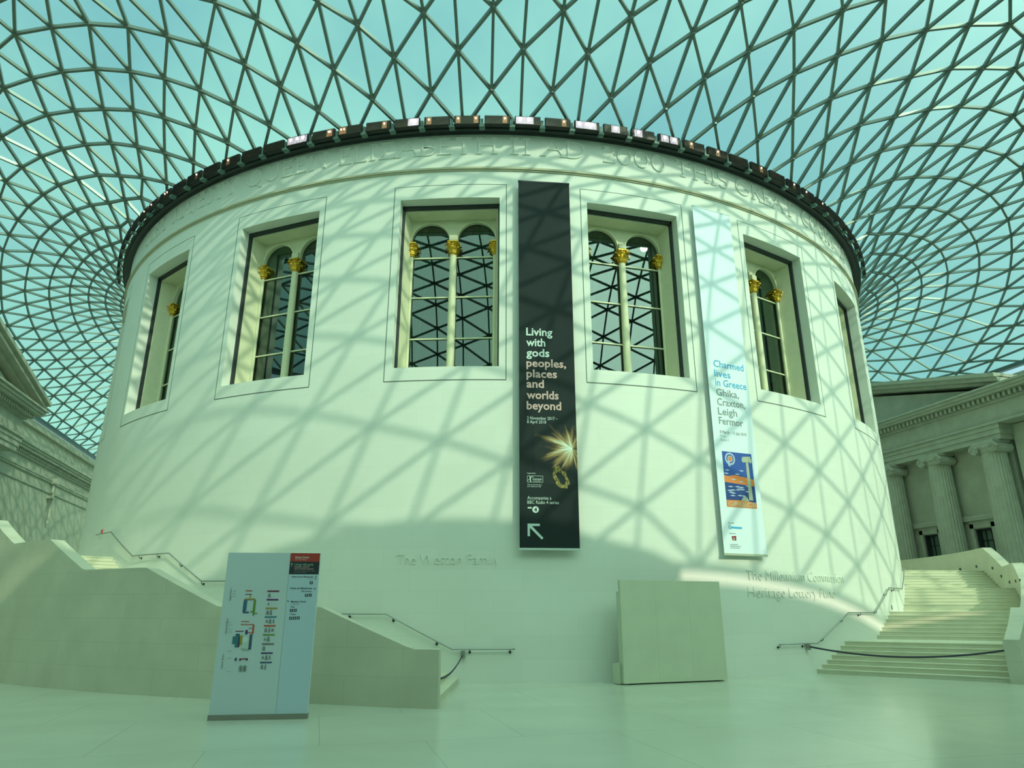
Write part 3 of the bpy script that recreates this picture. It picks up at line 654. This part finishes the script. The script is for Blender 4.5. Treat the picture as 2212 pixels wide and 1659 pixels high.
# ------------------------------------------------------------------ stairs around the drum
def interp(tab): 
    xs = [p[0] for p in tab]; ys = [p[1] for p in tab]; return lambda a: float(np.interp(a, xs, ys))
H1 = 1/7
def stairs(sgn, shift, rout, name, label, start=16.2, per=11.3, tr=.78):
    """sgn +1: right of the camera axis, -1: left. Four flights of seven steps with landings between."""
    t = empty(name, (0, 0, 0), 0, label, 'staircase')
    def sector(mb, a0, a1, z0, z1):
        # inner edge a0..a1, outer edge turned on by the shift, so that the steps fan out
        n = max(1, int(abs(a1-a0)/1.5+.999))
        for k in range(n):
            p, q = a0+(a1-a0)*k/n, a0+(a1-a0)*(k+1)/n
            c = [ar(sgn*p, R0-.02), ar(sgn*(p+shift), rout(p+shift)-.40), ar(sgn*(q+shift), rout(q+shift)-.40), ar(sgn*q, R0-.02)]
            n0 = len(mb.v); mb.v += [(x, y, z0) for x, y, _ in c]+[(x, y, z1) for x, y, _ in c]
            for f in ((0, 1, 2, 3), (4, 5, 6, 7), (0, 1, 5, 4), (2, 3, 7, 6), (1, 2, 6, 5), (3, 0, 4, 7)): mb.f.append(tuple(n0+i for i in f)); mb.uv.append(None)
    for j in range(4):
        m = MB(); a0 = start+per*j
        for k in range(7):
            p = a0+tr*k; z = (7*j+k+1)*H1
            sector(m, p+.05, p+tr+.12 if k < 6 else p+tr, max(0, z-H1*2) if k or j else 0, z-.035)
            sector(m, p, p+tr+.02, z-.035, z)
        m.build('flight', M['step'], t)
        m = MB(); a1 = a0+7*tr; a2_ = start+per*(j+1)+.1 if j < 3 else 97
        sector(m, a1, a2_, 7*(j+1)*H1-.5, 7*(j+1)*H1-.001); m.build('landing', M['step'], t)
    return t
rl = interp([(16, 27.9), (22, 27.2), (29, 26.75), (36, 26.5), (41, 26.35), (48, 26.25), (100, 26.25)])
rr_ = interp([(19, 28.0), (22, 27.6), (27, 27.25), (33, 27.0), (60, 27.0), (100, 27.0)])
stairs(-1, 0.0, rl, 'staircase', 'pale stone stair curling up around the left side of the drum')
stairs(1, 4.3, rr_, 'staircase', 'broad flight of pale stone steps climbing around the right side of the drum')
tl = interp([(16, 1.22), (17.3, 1.22), (22.4, 2.14), (28.7, 2.15), (34.4, 3.17), (40.2, 3.17), (44.8, 4.15), (50.0, 4.12), (55.6, 5.1), (100, 5.1)])
s_ = 4.4
tr_ = interp([(19, 1.22), (17.3+s_, 1.22), (22.4+s_, 2.14), (28.7+s_, 2.15), (34.0+s_, 3.17), (42.0, 3.17), (46.5, 4.05), (52.2, 4.02), (58.1, 5.12), (100, 5.15)])
m = MB(); kn = [16.0, 17.3, 22.4, 28.7, 34.4, 40.2, 44.8, 50.0, 55.6, 97]
m.arc(-97, -16.0, lambda a: rl(-a)-.42, lambda a: rl(-a), 0, lambda a: tl(-a), .4)
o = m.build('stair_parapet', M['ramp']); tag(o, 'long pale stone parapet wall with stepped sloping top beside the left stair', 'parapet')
m = MB(); m.arc(20.2, 97, lambda a: rr_(a)-.42, lambda a: rr_(a), 0, tr_, .4)
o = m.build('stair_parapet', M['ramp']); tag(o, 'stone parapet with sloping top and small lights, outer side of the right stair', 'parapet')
for i, (a_, z_) in enumerate(((70.1, 4.2), (65.6, 4.22), (60.9, 4.25), (55.8, 4.04), (53.1, 3.6), (50.0, 3.28), (46.2, 3.26), (41.5, 3.22))):
    m = MB(); m.box(-.09, .09, -.02, .03, -.06, .06); o = m.build('recessed_light', M['dark']); o.location = ar(a_, 26.575, z_); o.rotation_euler = (0, 0, rad(a_)+pi)
    tag(o, 'small square recessed light in the right stair parapet, %s from the drum' % ordinal(i+1), 'wall light', 'recessed lights in the right stair parapet')

# handrails fixed to the drum
def handrail(pts, brs, label):
    t = empty('handrail', (0, 0, 0), 0, label, 'handrail')
    path = []
    for (a0, z0), (a1, z1) in zip(pts, pts[1:]):
        n = max(2, int(abs(a1-a0)/1.0))
        for k in range(n): path.append(ar(a0+(a1-a0)*k/n, R0+.11, z0+(z1-z0)*k/n))
    path.append(ar(pts[-1][0], R0+.11, pts[-1][1]))
    m = MB(); m.tube(path, .024, 8); m.build('rail', M['rail'], t, smooth=True)
    for a_ in brs:
        z_ = float(np.interp(abs(a_), [abs(p[0]) for p in pts], [p[1] for p in pts]))
        m = MB(); m.tube([ar(a_, R0-.01, z_-.09), ar(a_, R0+.09, z_-.09), ar(a_, R0+.11, z_-.02)], .012, 6); m.tube([ar(a_, R0-.005, z_-.09), ar(a_, R0+.02, z_-.09)], .04, 10)
        m.build('wall_bracket', M['dark'], t)
    return t
handrail([(-11.86, .95), (-16.7, .95), (-22.0, 1.95), (-27.8, 1.95), (-33.2, 2.96), (-39.6, 2.99), (-44.3, 3.97), (-50.1, 3.96), (-55.6, 4.97), (-60.0, 4.97)], [-12.23, -15.34, -17.92, -21.43, -25.04, -39.6, -42.65, -46.05, -48.93], 'thin steel handrail stepping up the drum wall above the left stair')
handrail([(11.5, .97), (16.33, .98), (21.72, 1.96), (27.2, 1.96), (32.3, 2.91), (38.3, 2.92), (43.8, 3.9), (60, 3.9)], [11.63, 14.64, 17.27, 20.6, 24.06, 27.66, 31.26, 34.27], 'thin steel handrail stepping up the drum wall beside the right stair')

# belts closing both stairs
def belt(a0, r1_a, r1_r, z0, z1, sag, label, sgn):
    t = empty('belt_barrier', (0, 0, 0), 0, label, 'barrier')
    m = MB(); p = Vector(ar(a0, R0+.06, z0)); n = Vector(ar(a0, 1, 0)); s = Vector((-n.y, n.x, 0))
    m.beam(p+Vector((0, 0, -.11)), p+Vector((0, 0, .11)), .12, .12, up=tuple(n)); m.build('wall_box', M['rail'], t)
    q = Vector(ar(r1_a, r1_r, z1)); m = MB(); N_ = 24; pts = []
    for k in range(N_+1):
        f = k/N_; c = p.lerp(q, f); c.z -= sag*4*f*(1-f); pts.append(c)
    for c, e in zip(pts, pts[1:]):
        h = Vector((0, 0, .028)); m.quad(c-h, e-h, e+h, c+h)
        dd = (e-c).cross(Vector((0, 0, 1))).normalized()*.004; m.quad(c-h+dd, e-h+dd, e+h+dd, c+h+dd)
    m.build('belt', M['belt'], t, fixn=False)
    return t
belt(-15.85, -17.0, 27.45, .80, .80, .42, 'dark belt barrier sagging across the foot of the left stair', -1)
belt(15.2, 20.5, 27.6, .88, .95, .28, 'dark belt barrier sagging across the bottom steps of the right stair', 1)

m = MB(); m.box(-.035, .035, -.05, 0, -.07, .07); o = m.build('call_point', M['red']); o.location = ar(-59.0, R0, 5.1); o.rotation_euler = (0, 0, rad(-59.0)); tag(o, 'tiny red fire alarm call point on the drum above the left handrail end', 'alarm')

# ------------------------------------------------------------------ display screen board against the drum
p0, p1 = Vector((-1.67, -23.17, 0)), Vector((1.87, -22.86, 0)); aa = math.atan2(p1.y-p0.y, p1.x-p0.x); Lw = (p1-p0).length
t = empty('screen_board', p0, aa, 'big plain pale square board standing on the floor against the drum', 'board')
m = MB(); m.box(0, Lw, 0, .12, .035, 2.92); m.build('front_board', M['screen'], t)
m = MB(); m.box(Lw/3-.004, Lw/3+.004, -.0015, .001, .035, 2.92); m.box(2*Lw/3-.004, 2*Lw/3+.004, -.0015, .001, .035, 2.92); m.build('board_joint', mat('board_joint_line', (.54, .57, .43), .8), t)
m = MB(); m.box(-.10, Lw+.05, .16, .50, .02, .56); m.build('rear_base_block', M['screen'], t)
m = MB(); m.box(.1, .2, .12, .45, 0, 2.6); m.box(Lw-.2, Lw-.1, .12, .4, 0, 2.6); m.build('back_frame', M['screen'], t)

# ------------------------------------------------------------------ information sign
p0 = Vector((-12.31, -27.30, 0)); p1 = Vector((-10.44, -27.55, 0)); aa = math.atan2(p1.y-p0.y, p1.x-p0.x); SW = (p1-p0).length; SH = 3.22
sg = empty('information_sign', p0, aa, 'tall freestanding blue grey museum map sign with red header, in front of the left stair', 'sign')
m = MB(); m.box(0, SW, 0, .14, .09, SH); m.build('panel', M['sign'], sg)
m = MB(); m.box(-.01, SW+.01, -.02, .16, 0, .10); m.build('plinth', M['plinth'], sg)
def sp(x, y):        # crop pixel of the sign face to local x,z
    v = (y-110-(x-187)*.035)/1445.0; l, r_ = 187-127*v, 972-72*v
    return (x-l)/(r_-l)*SW, SH*(1-v)+.0*v
def srect(name, x0, y0, x1, y1, m_, y=-.004, th=.002):
    a, b2 = sp(x0, y0), sp(x1, y1); return plate(name, min(a[0], b2[0]), max(a[0], b2[0]), min(a[1], b2[1]), max(a[1], b2[1]), M[m_], sg, y, th)
xs_ = sp(708, 300)[0]
plate('side_panel', xs_, SW, .10, SH, M['signb'], sg, -.002, .0015); plate('panel_seam', xs_-.005, xs_, .10, SH, M['grey'], sg, -.002, .0015)
zr_ = SH-.175; zb_ = zr_-.26
plate('red_header', xs_, SW, zr_, SH, M['signred'], sg, -.004); plate('black_header', xs_, SW, zb_, zr_, M['ink'], sg, -.004)
def stext(body, x, y, size, m_='ink', align='LEFT', bold=0.0, sx=1.0, name='lettering', **kw):
    a = sp(x, y); return text(name, body, size, a[0], a[1], M[m_], sg, -.007, .0005, align=align, bold=bold, sx=sx, **kw)
stext('Great Court', 755, 177, .056, 'white', bold=.001); stext('Ground floor', 755, 196, .046, 'pink')
stext('Living with gods', 752, 243, .060, 'ltgreen', bold=.001); stext('peoples, places', 752, 262, .05, 'pink'); stext('and worlds beyond', 752, 281, .05, 'pink'); stext('The Joseph Hotung Great Court Gallery', 752, 297, .026, 'midgrey'); stext('Room 30, ground floor', 752, 310, .026, 'midgrey')
stext('\u2196', 720, 240, .05, 'white') if False else None
def arrow(x, y, s, ang, m_='ink', name='arrow'):
    cx, cz = sp(x, y); mb = MB()
    def q(pts):
        c, s2 = cos(rad(ang)), sin(rad(ang)); mb.prism([(cx+(px*c-pz*s2)*s, cz+(px*s2+pz*c)*s) for px, pz in pts], 'y', -.008, -.005)
    q([(-.5, -.06), (.4, -.06), (.4, .06), (-.5, .06)]); q([(.5, 0), (.1, .4), (.02, .32), (.34, 0)]); q([(.5, 0), (.34, 0), (.02, -.32), (.1, -.4)])
    return mb.build(name, M[m_], sg)
arrow(730, 232, .05, 135, 'white'); arrow(728, 252, .04, 135, 'midgrey'); arrow(938, 354, .045, 45); arrow(936, 374, .04, 45, 'midgrey'); arrow(932, 461, .045, 0); arrow(706, 568, .045, 135)
stext('Great Court Restaurant', 918, 360, .046, align='RIGHT', bold=.0005); stext('Level 3', 915, 379, .034, 'midgrey', align='RIGHT')
stext('Tickets and Membership', 910, 464, .046, align='RIGHT', bold=.0005); stext('Information', 908, 490, .046, align='RIGHT')
stext("Members' Room", 730, 578, .046, bold=.0005); stext('via this stair', 730, 598, .036, 'midgrey'); stext('Shop', 728, 624, .044); stext('Toilets', 724, 690, .044)
for x, y in ((901, 407), (863, 519), (895, 519), (737, 651), (769, 651), (733, 719), (765, 719), (797, 719)):
    srect('pictogram', x-12, y-13, x+12, y+13, 'ink'); srect('pictogram', x-4, y-7, x+4, y+7, 'lgrey', -.006, .001)
# map plans
MP = [('orange', 340, 458, 396, 468), ('maroon', 338, 491, 394, 498), ('mustard', 378, 500, 385, 530), ('mustard', 335, 530, 425, 541), ('maroon', 328, 541, 428, 547), ('navy', 328, 548, 340, 655), ('green', 413, 548, 425, 650), ('navy', 328, 645, 372, 662), ('lgrey', 372, 643, 392, 660), ('green', 385, 643, 415, 656), ('green', 408, 650, 418, 686), ('green', 418, 660, 446, 671), ('teal', 345, 548, 352, 640),
      ('orange', 310, 729, 378, 738), ('orange', 308, 755, 420, 765), ('orange', 410, 765, 420, 842), ('orange', 370, 828, 412, 836), ('purple', 378, 792, 412, 797), ('maroon', 266, 812, 334, 821), ('violet', 350, 808, 368, 846), ('teal', 245, 858, 272, 925), ('teal', 270, 840, 295, 955), ('navy', 272, 838, 300, 852), ('purple', 292, 860, 300, 950), ('mustard', 302, 852, 320, 935), ('orange', 296, 900, 304, 945), ('lgrey', 320, 845, 392, 970), ('navy', 388, 845, 402, 978), ('pale', 325, 965, 385, 985),
      ('navy', 268, 1042, 284, 1068), ('maroon', 308, 1050, 376, 1060), ('maroon', 306, 1050, 318, 1070), ('maroon', 364, 1050, 376, 1070), ('pale', 304, 1115, 370, 1160), ('pale', 312, 1108, 330, 1166), ('pale', 344, 1108, 362, 1166)]
for c, x0, y0, x1, y1 in MP: srect('map_plan', x0, y0, x1, y1, c)
mb = MB(); cx, cz = sp(352, 892); mb.prism([(cx+.055*cos(k*pi/10), cz+.055*sin(k*pi/10)) for k in range(20)], 'y', -.009, -.006); mb.build('map_plan', M['white'], sg)
for k in range(8): srect('map_caption', 232, 460+k*25, 258, 463+k*25, 'midgrey') if k in (0, 1, 2) else None
for y in (735, 757, 795, 817, 982, 1040, 1152): srect('map_caption', 200, y, 238, y+3, 'midgrey')
for body, y in (('Upper floor', 548), ('Ground floor', 832), ('Lower floor', 1128)):
    a = sp(216-(y-548)*.085, y); text('lettering', body, .055, a[0], a[1], M['grey'], sg, -.007, .0005, vertical=True)
for k, (c, y) in enumerate((('maroon', 473), ('purple', 549), ('mustard', 625), ('teal', 702), ('orange', 779), ('green', 857), ('taupe', 936), ('violet', 1014), ('navy', 1093))):
    x0 = 527-(y-473)*.071; srect('key_bar', x0, y-8, x0+100, y+8, c)
    nob = (1, 1, 2, 3, 3, 2, 1, 3, 2)[k]
    for q in range(nob):
        cx, cz = sp(x0+18+q*29, y+36); w2 = (.028, .018, .032, .024)[(k+q) % 4]; h2 = (.04, .05, .026, .045)[(k*2+q) % 4]; mb = MB()
        mb.prism([(cx-w2, cz-h2), (cx+w2, cz-h2), (cx+w2*.8, cz), (cx+w2*.4, cz+h2), (cx-w2*.4, cz+h2), (cx-w2*.9, cz+h2*.3)], 'y', -.006, -.004); mb.build('key_picture', M['grey'], sg)

# ------------------------------------------------------------------ banners
bn = at_drum('banner', -9.07, 22.48, 0, label='tall dark green-black exhibition banner with pale and pink lettering, left of the pale one', cat='banner')
b1 = MB(); b1.box(-.95, .95, 0, .012, 3.90, 17.15); b1.build('cloth', M['cloth1'], bn)
b1 = MB(); b1.box(-.97, .97, -.015, .03, 3.84, 3.90); b1.build('bottom_batten', mat('white_batten', (.6, .7, .66), .5), bn)
b1 = MB(); b1.box(-.96, .96, -.01, .03, 17.13, 17.19); b1.build('top_batten', M['ink'], bn)
b1 = MB()
for z_ in (4.4, 8, 12, 16.6):
    for x_ in (-.8, .8): b1.tube([(x_, .01, z_), (x_, .26, z_)], .012, 6)
b1.build('wall_fixing', M['rail'], bn)
SZ = .455
def btext(body, x, z, size, m_, par=bn, x1=None, bold=0.0, name='lettering'):
    o = text(name, body, size, 0, 0, M[m_], par, -.004, .001, bold=bold)
    xs = [v.co.x for v in o.data.vertices]; lo, hi = min(xs), max(xs); k_ = (x1-x)/(hi-lo) if x1 is not None else 1
    for v in o.data.vertices: v.co.x = x+(v.co.x-lo)*k_; v.co.z += z
    return o
for body, z, x1, c in (('Living', 11.03, .21, 'white'), ('with', 10.64, -.04, 'white'), ('gods', 10.26, .09, 'white'), ('peoples,', 9.89, .66, 'pink'), ('places', 9.51, .34, 'pink'), ('and', 9.15, -.11, 'pink'), ('worlds', 8.76, .38, 'pink'), ('beyond', 8.39, .46, 'pink')):
    btext(body, -.70, z, SZ*.88, c, x1=x1, bold=.009)
btext('2 November 2017 \u2013', -.69, 8.04, .155, 'white', x1=.33); btext('8 April 2018', -.69, 7.91, .155, 'white', x1=-.06)
btext('Supported by', -.70, 6.23, .07, 'white', x1=-.43)
def frame(par, x0, x1, z0, z1, w_, m_, name='logo'):
    q = MB(); q.box(x0, x1, -.005, -.001, z0, z0+w_); q.box(x0, x1, -.005, -.001, z1-w_, z1); q.box(x0, x0+w_, -.005, -.001, z0, z1); q.box(x1-w_, x1, -.005, -.001, z0, z1)
    return q
q = frame(bn, -.70, -.19, 5.96, 6.17, .010, 'white'); q.prism([(-.70, 6.0), (-.685, 6.0), (-.50, 6.165), (-.53, 6.165)], 'y', -.005, -.001); q.prism([(-.63, 6.16), (-.60, 6.16), (-.57, 5.97), (-.60, 5.97)], 'y', -.005, -.001); q.build('logo', M['white'], bn)
btext('Genesis', -.53, 6.03, .12, 'white', x1=-.23); btext('FOUNDATION', -.51, 5.985, .04, 'white', x1=-.27)
btext('With grateful thanks to', -.70, 5.865, .055, 'white', x1=-.22); btext('John Studzinski CBE', -.70, 5.805, .055, 'white', x1=-.26)
btext('Accompanies a', -.70, 5.41, .155, 'white', x1=.07); btext('BBC Radio 4 series', -.70, 5.27, .155, 'white', x1=.31)
for k in range(3): plate('logo', -.69+k*.043, -.69+k*.043+.038, 5.12, 5.17, M['white'], bn, -.001, .004)
q = MB(); q.prism([(-.44+.105*cos(k*pi/14), 5.09+.105*sin(k*pi/14)) for k in range(28)], 'y', -.005, -.001); q.build('logo', M['white'], bn); btext('4', -.485, 5.03, .17, 'ink', x1=-.395, bold=.006).data.transform(Matrix.Translation((0, -.004, 0)))
q = MB(); q.prism([(-.70, 4.65), (-.31, 4.65), (-.31, 4.575), (-.56, 4.575), (-.20, 4.21), (-.255, 4.16), (-.625, 4.52), (-.625, 4.26), (-.70, 4.26)], 'y', -.005, -.001); q.build('arrow', M['white'], bn)
# the photograph printed on the dark banner: a sunburst behind a rock
def burst():
    m_ = bpy.data.materials.new('sunburst_print'); m_.use_nodes = True; t = m_.node_tree; p = t.nodes['Principled BSDF']; p.inputs['Roughness'].default_value = .8
    tcn = t.nodes.new('ShaderNodeTexCoord'); sep = t.nodes.new('ShaderNodeSeparateXYZ'); t.links.new(tcn.outputs['Object'], sep.inputs[0])
    def mth(op, a, b2=None):
        n = t.nodes.new('ShaderNodeMath'); n.operation = op
        for i, v in enumerate((a, b2)):
            if v is None: continue
            if isinstance(v, (int, float)): n.inputs[i].default_value = v
            else: t.links.new(v, n.inputs[i])
        return n.outputs[0]
    dx = mth('SUBTRACT', sep.outputs[0], .80); dz = mth('SUBTRACT', sep.outputs[2], 7.08)
    r_ = mth('SQRT', mth('ADD', mth('MULTIPLY', dx, dx), mth('MULTIPLY', dz, dz))); an = mth('ARCTAN2', dz, dx)
    cmb = t.nodes.new('ShaderNodeCombineXYZ'); t.links.new(mth('MULTIPLY', an, 3.2), cmb.inputs[0]); t.links.new(mth('MULTIPLY', r_, .7), cmb.inputs[1])
    nz = t.nodes.new('ShaderNodeTexNoise'); nz.inputs['Scale'].default_value = 1.4; nz.inputs['Detail'].default_value = 3; t.links.new(cmb.outputs[0], nz.inputs['Vector'])
    # brightness falls with the distance, stretched towards the left
    fall = mth('SUBTRACT', mth('ADD', mth('MULTIPLY', nz.outputs['Fac'], 1.5), .25), mth('MULTIPLY', r_, .86))
    ang = mth('MULTIPLY', mth('ABSOLUTE', mth('SUBTRACT', mth('ABSOLUTE', an), 2.75)), .26)
    val = mth('SUBTRACT', fall, ang)
    rm = t.nodes.new('ShaderNodeValToRGB'); e = rm.color_ramp.elements
    e[0].position = .14; e[0].color = (.011, .021, .022, 1); e[1].position = .95; e[1].color = (.80, .95, .88, 1)
    for ps, cc in ((.28, (.10, .07, .03, 1)), (.48, (.36, .26, .12, 1)), (.70, (.62, .62, .42, 1))):
        x = rm.color_ramp.elements.new(ps); x.color = cc
    t.links.new(val, rm.inputs[0]); t.links.new(rm.outputs[0], p.inputs['Base Color']); return m_
plate('printed_photograph', -.45, .95, 5.9, 7.9, burst(), bn, -.0005, .002)
q = MB(); random.seed(3); ring = []
cx, cz = .40, 6.12
for k in range(22):
    a = 2*pi*k/22; r1 = .33+random.uniform(-.05, .05); r2 = .19+random.uniform(-.05, .04); ring.append(((cx+r1*.72*cos(a)-.1*sin(a), cz+r1*1.05*sin(a)), (cx+r2*.72*cos(a)-.1*sin(a), cz+r2*1.05*sin(a))))
for k in range(22):
    (o1, i1), (o2, i2) = ring[k], ring[(k+1) % 22]; q.prism([o1, o2, i2, i1], 'y', -.006, -.002)
rk = mat('gold_rock_print', (.34, .28, .09), .8, var=.85, vscale=14); q.build('printed_rock', rk, bn)

b2n = at_drum('banner', 9.02, 22.42, 0, label='tall pale blue-white exhibition banner with blue and grey lettering and a poster picture', cat='banner')
q = MB(); q.box(-1.03, .81, 0, .012, 3.86, 17.10); q.build('cloth', M['cloth2'], b2n)
q = MB(); q.box(-1.05, .82, -.015, .03, 3.79, 3.86); q.build('bottom_batten', M['pstone'], b2n)
q = MB(); q.box(-1.04, .82, -.01, .03, 17.08, 17.12); q.build('top_batten', M['white'], b2n)
q = MB()
for z_ in (4.4, 8, 12, 16.6):
    for x_ in (-.85, .7): q.tube([(x_, .01, z_), (x_, .2, z_)], .012, 6)
q.build('wall_fixing', M['rail'], b2n)
for body, z, x1, c in (('Charmed', 10.47, .66, 'cyan'), ('lives', 10.10, .0, 'cyan'), ('in Greece', 9.75, .70, 'cyan'), ('Ghika,', 9.38, .30, 'midgrey'), ('Craxton,', 9.02, .54, 'midgrey'), ('Leigh', 8.67, .13, 'midgrey'), ('Fermor', 8.32, .36, 'midgrey')):
    btext(body, -.73, z, SZ*.84, c, b2n, x1=x1, bold=.004)
btext('8 March \u2013 15 July 2018', -.73, 7.99, .15, 'grey', b2n, x1=.45); btext('Free', -.73, 7.85, .14, 'lgrey', b2n, x1=-.48); btext('Room 5', -.73, 7.71, .14, 'lgrey', b2n, x1=-.36)
pc = empty('tmp'); bpy.data.objects.remove(pc)
PX0, PX1, PZ0, PZ1 = -.73, .58, 5.41, 7.34
def pp(u, v): return PX0+(PX1-PX0)*u, PZ0+(PZ1-PZ0)*v
def ppoly(name, pts, m_, y=-.004, th=.003):
    q = MB(); q.prism([pp(*p) for p in pts], 'y', y-th, y); return q.build(name, M[m_], b2n)
random.seed(11)
plate('poster_picture', PX0, PX1, PZ0, PZ1, M['pblue'], b2n, -.001, .003)
ppoly('poster_picture', [(0, .44), (1, .40), (1, .52), (.7, .55), (.35, .58), (.15, .55), (0, .56)], 'porange'); ppoly('poster_picture', [(0, .12), (1, .12), (1, .40), (0, .43)], 'pnight', -.0035)
for k in range(16):
    u, v = random.uniform(.02, .7), random.uniform(.2, .4); ppoly('poster_picture', [(u, v), (u+.1, v+.015), (u+.2, v), (u+.1, v-.012)], 'pcloud', -.006, .001)
for u, v in ((.12, .66), (.45, .6), (.6, .67), (.08, .6), (.3, .5), (.55, .47)): ppoly('poster_picture', [(u-.09, v), (u, v+.012), (u+.09, v), (u, v-.018)], 'pcloud', -.007, .001)
for r_, c, yy in ((.17, 'pcloud', -.004), (.12, 'pnight', -.0045), (.09, 'pcloud', -.005), (.065, 'porange', -.0055)):
    ppoly('poster_picture', [(.25+r_*cos(k*pi/10)*1.0, .87+r_*sin(k*pi/10)*.68) for k in range(20)], c, yy, .0025)
ppoly('poster_picture', [(.16, .85), (.22, .86), (.24, .72), (.17, .74)], 'pcloud', -.005)
ppoly('poster_picture', [(.76, .14), (.90, .14), (.86, .83), (.78, .83)], 'pstone', -.006)
ppoly('poster_picture', [(.66, .93), (.96, .95), (.95, .89), (.88, .84), (.75, .83), (.68, .88)], 'pstone', -.0065)
for u in (.70, .93): ppoly('poster_picture', [(u+.06*cos(k*pi/6), .87+.045*sin(k*pi/6)) for k in range(12)], 'pstone', -.007)
ppoly('poster_picture', [(0, 0), (1, 0), (1, .10), (.6, .13), (0, .12)], 'porange', -.0062); ppoly('poster_picture', [(.5, .12), (.75, .12), (.7, .19), (.6, .2), (.52, .16)], 'pstone', -.0064)
x0_, z0_ = pp(.05, .02); o = btext('GREECE', x0_, z0_, .22, 'pstone', b2n, x1=pp(.97, 0)[0], bold=.004, name='lettering'); o.data.transform(Matrix.Translation((0, -.006, 0)))
btext('Supported by', -.76, 4.85, .06, 'midgrey', b2n, x1=-.5)
plate('logo', -.75, -.18, 4.68, 4.745, M['cyan'], b2n, -.001, .004); q = MB(); q.prism([(-.69+.055*cos(k*pi/8), 4.73+.075*sin(k*pi/8)) for k in range(16)], 'y', -.0065, -.001); q.build('logo', M['cyan'], b2n); q = MB(); q.prism([(-.69+.035*cos(k*pi/8), 4.73+.05*sin(k*pi/8)) for k in range(16)], 'y', -.008, -.005); q.build('logo', M['white'], b2n)
btext('Organised with', -.76, 4.50, .055, 'midgrey', b2n, x1=-.48)
q = MB(); q.prism([(-.66, 4.42), (-.46, 4.44), (-.48, 4.28), (-.53, 4.28), (-.53, 4.38), (-.60, 4.37), (-.60, 4.28), (-.63, 4.28)], 'y', -.005, -.001); q.build('logo', mat('dark_red_print', (.30, .02, .05), .6), b2n)
plate('logo', -.585, -.545, 4.29, 4.36, M['mustard'], b2n, -.001, .004)
for k, (bd, x1) in enumerate((('in cooperation with', -.42), ('the Benaki Museum and', -.30), ('the Craxton Estate', -.36))): btext(bd, -.76, 4.14-k*.058, .055, 'midgrey', b2n, x1=x1)
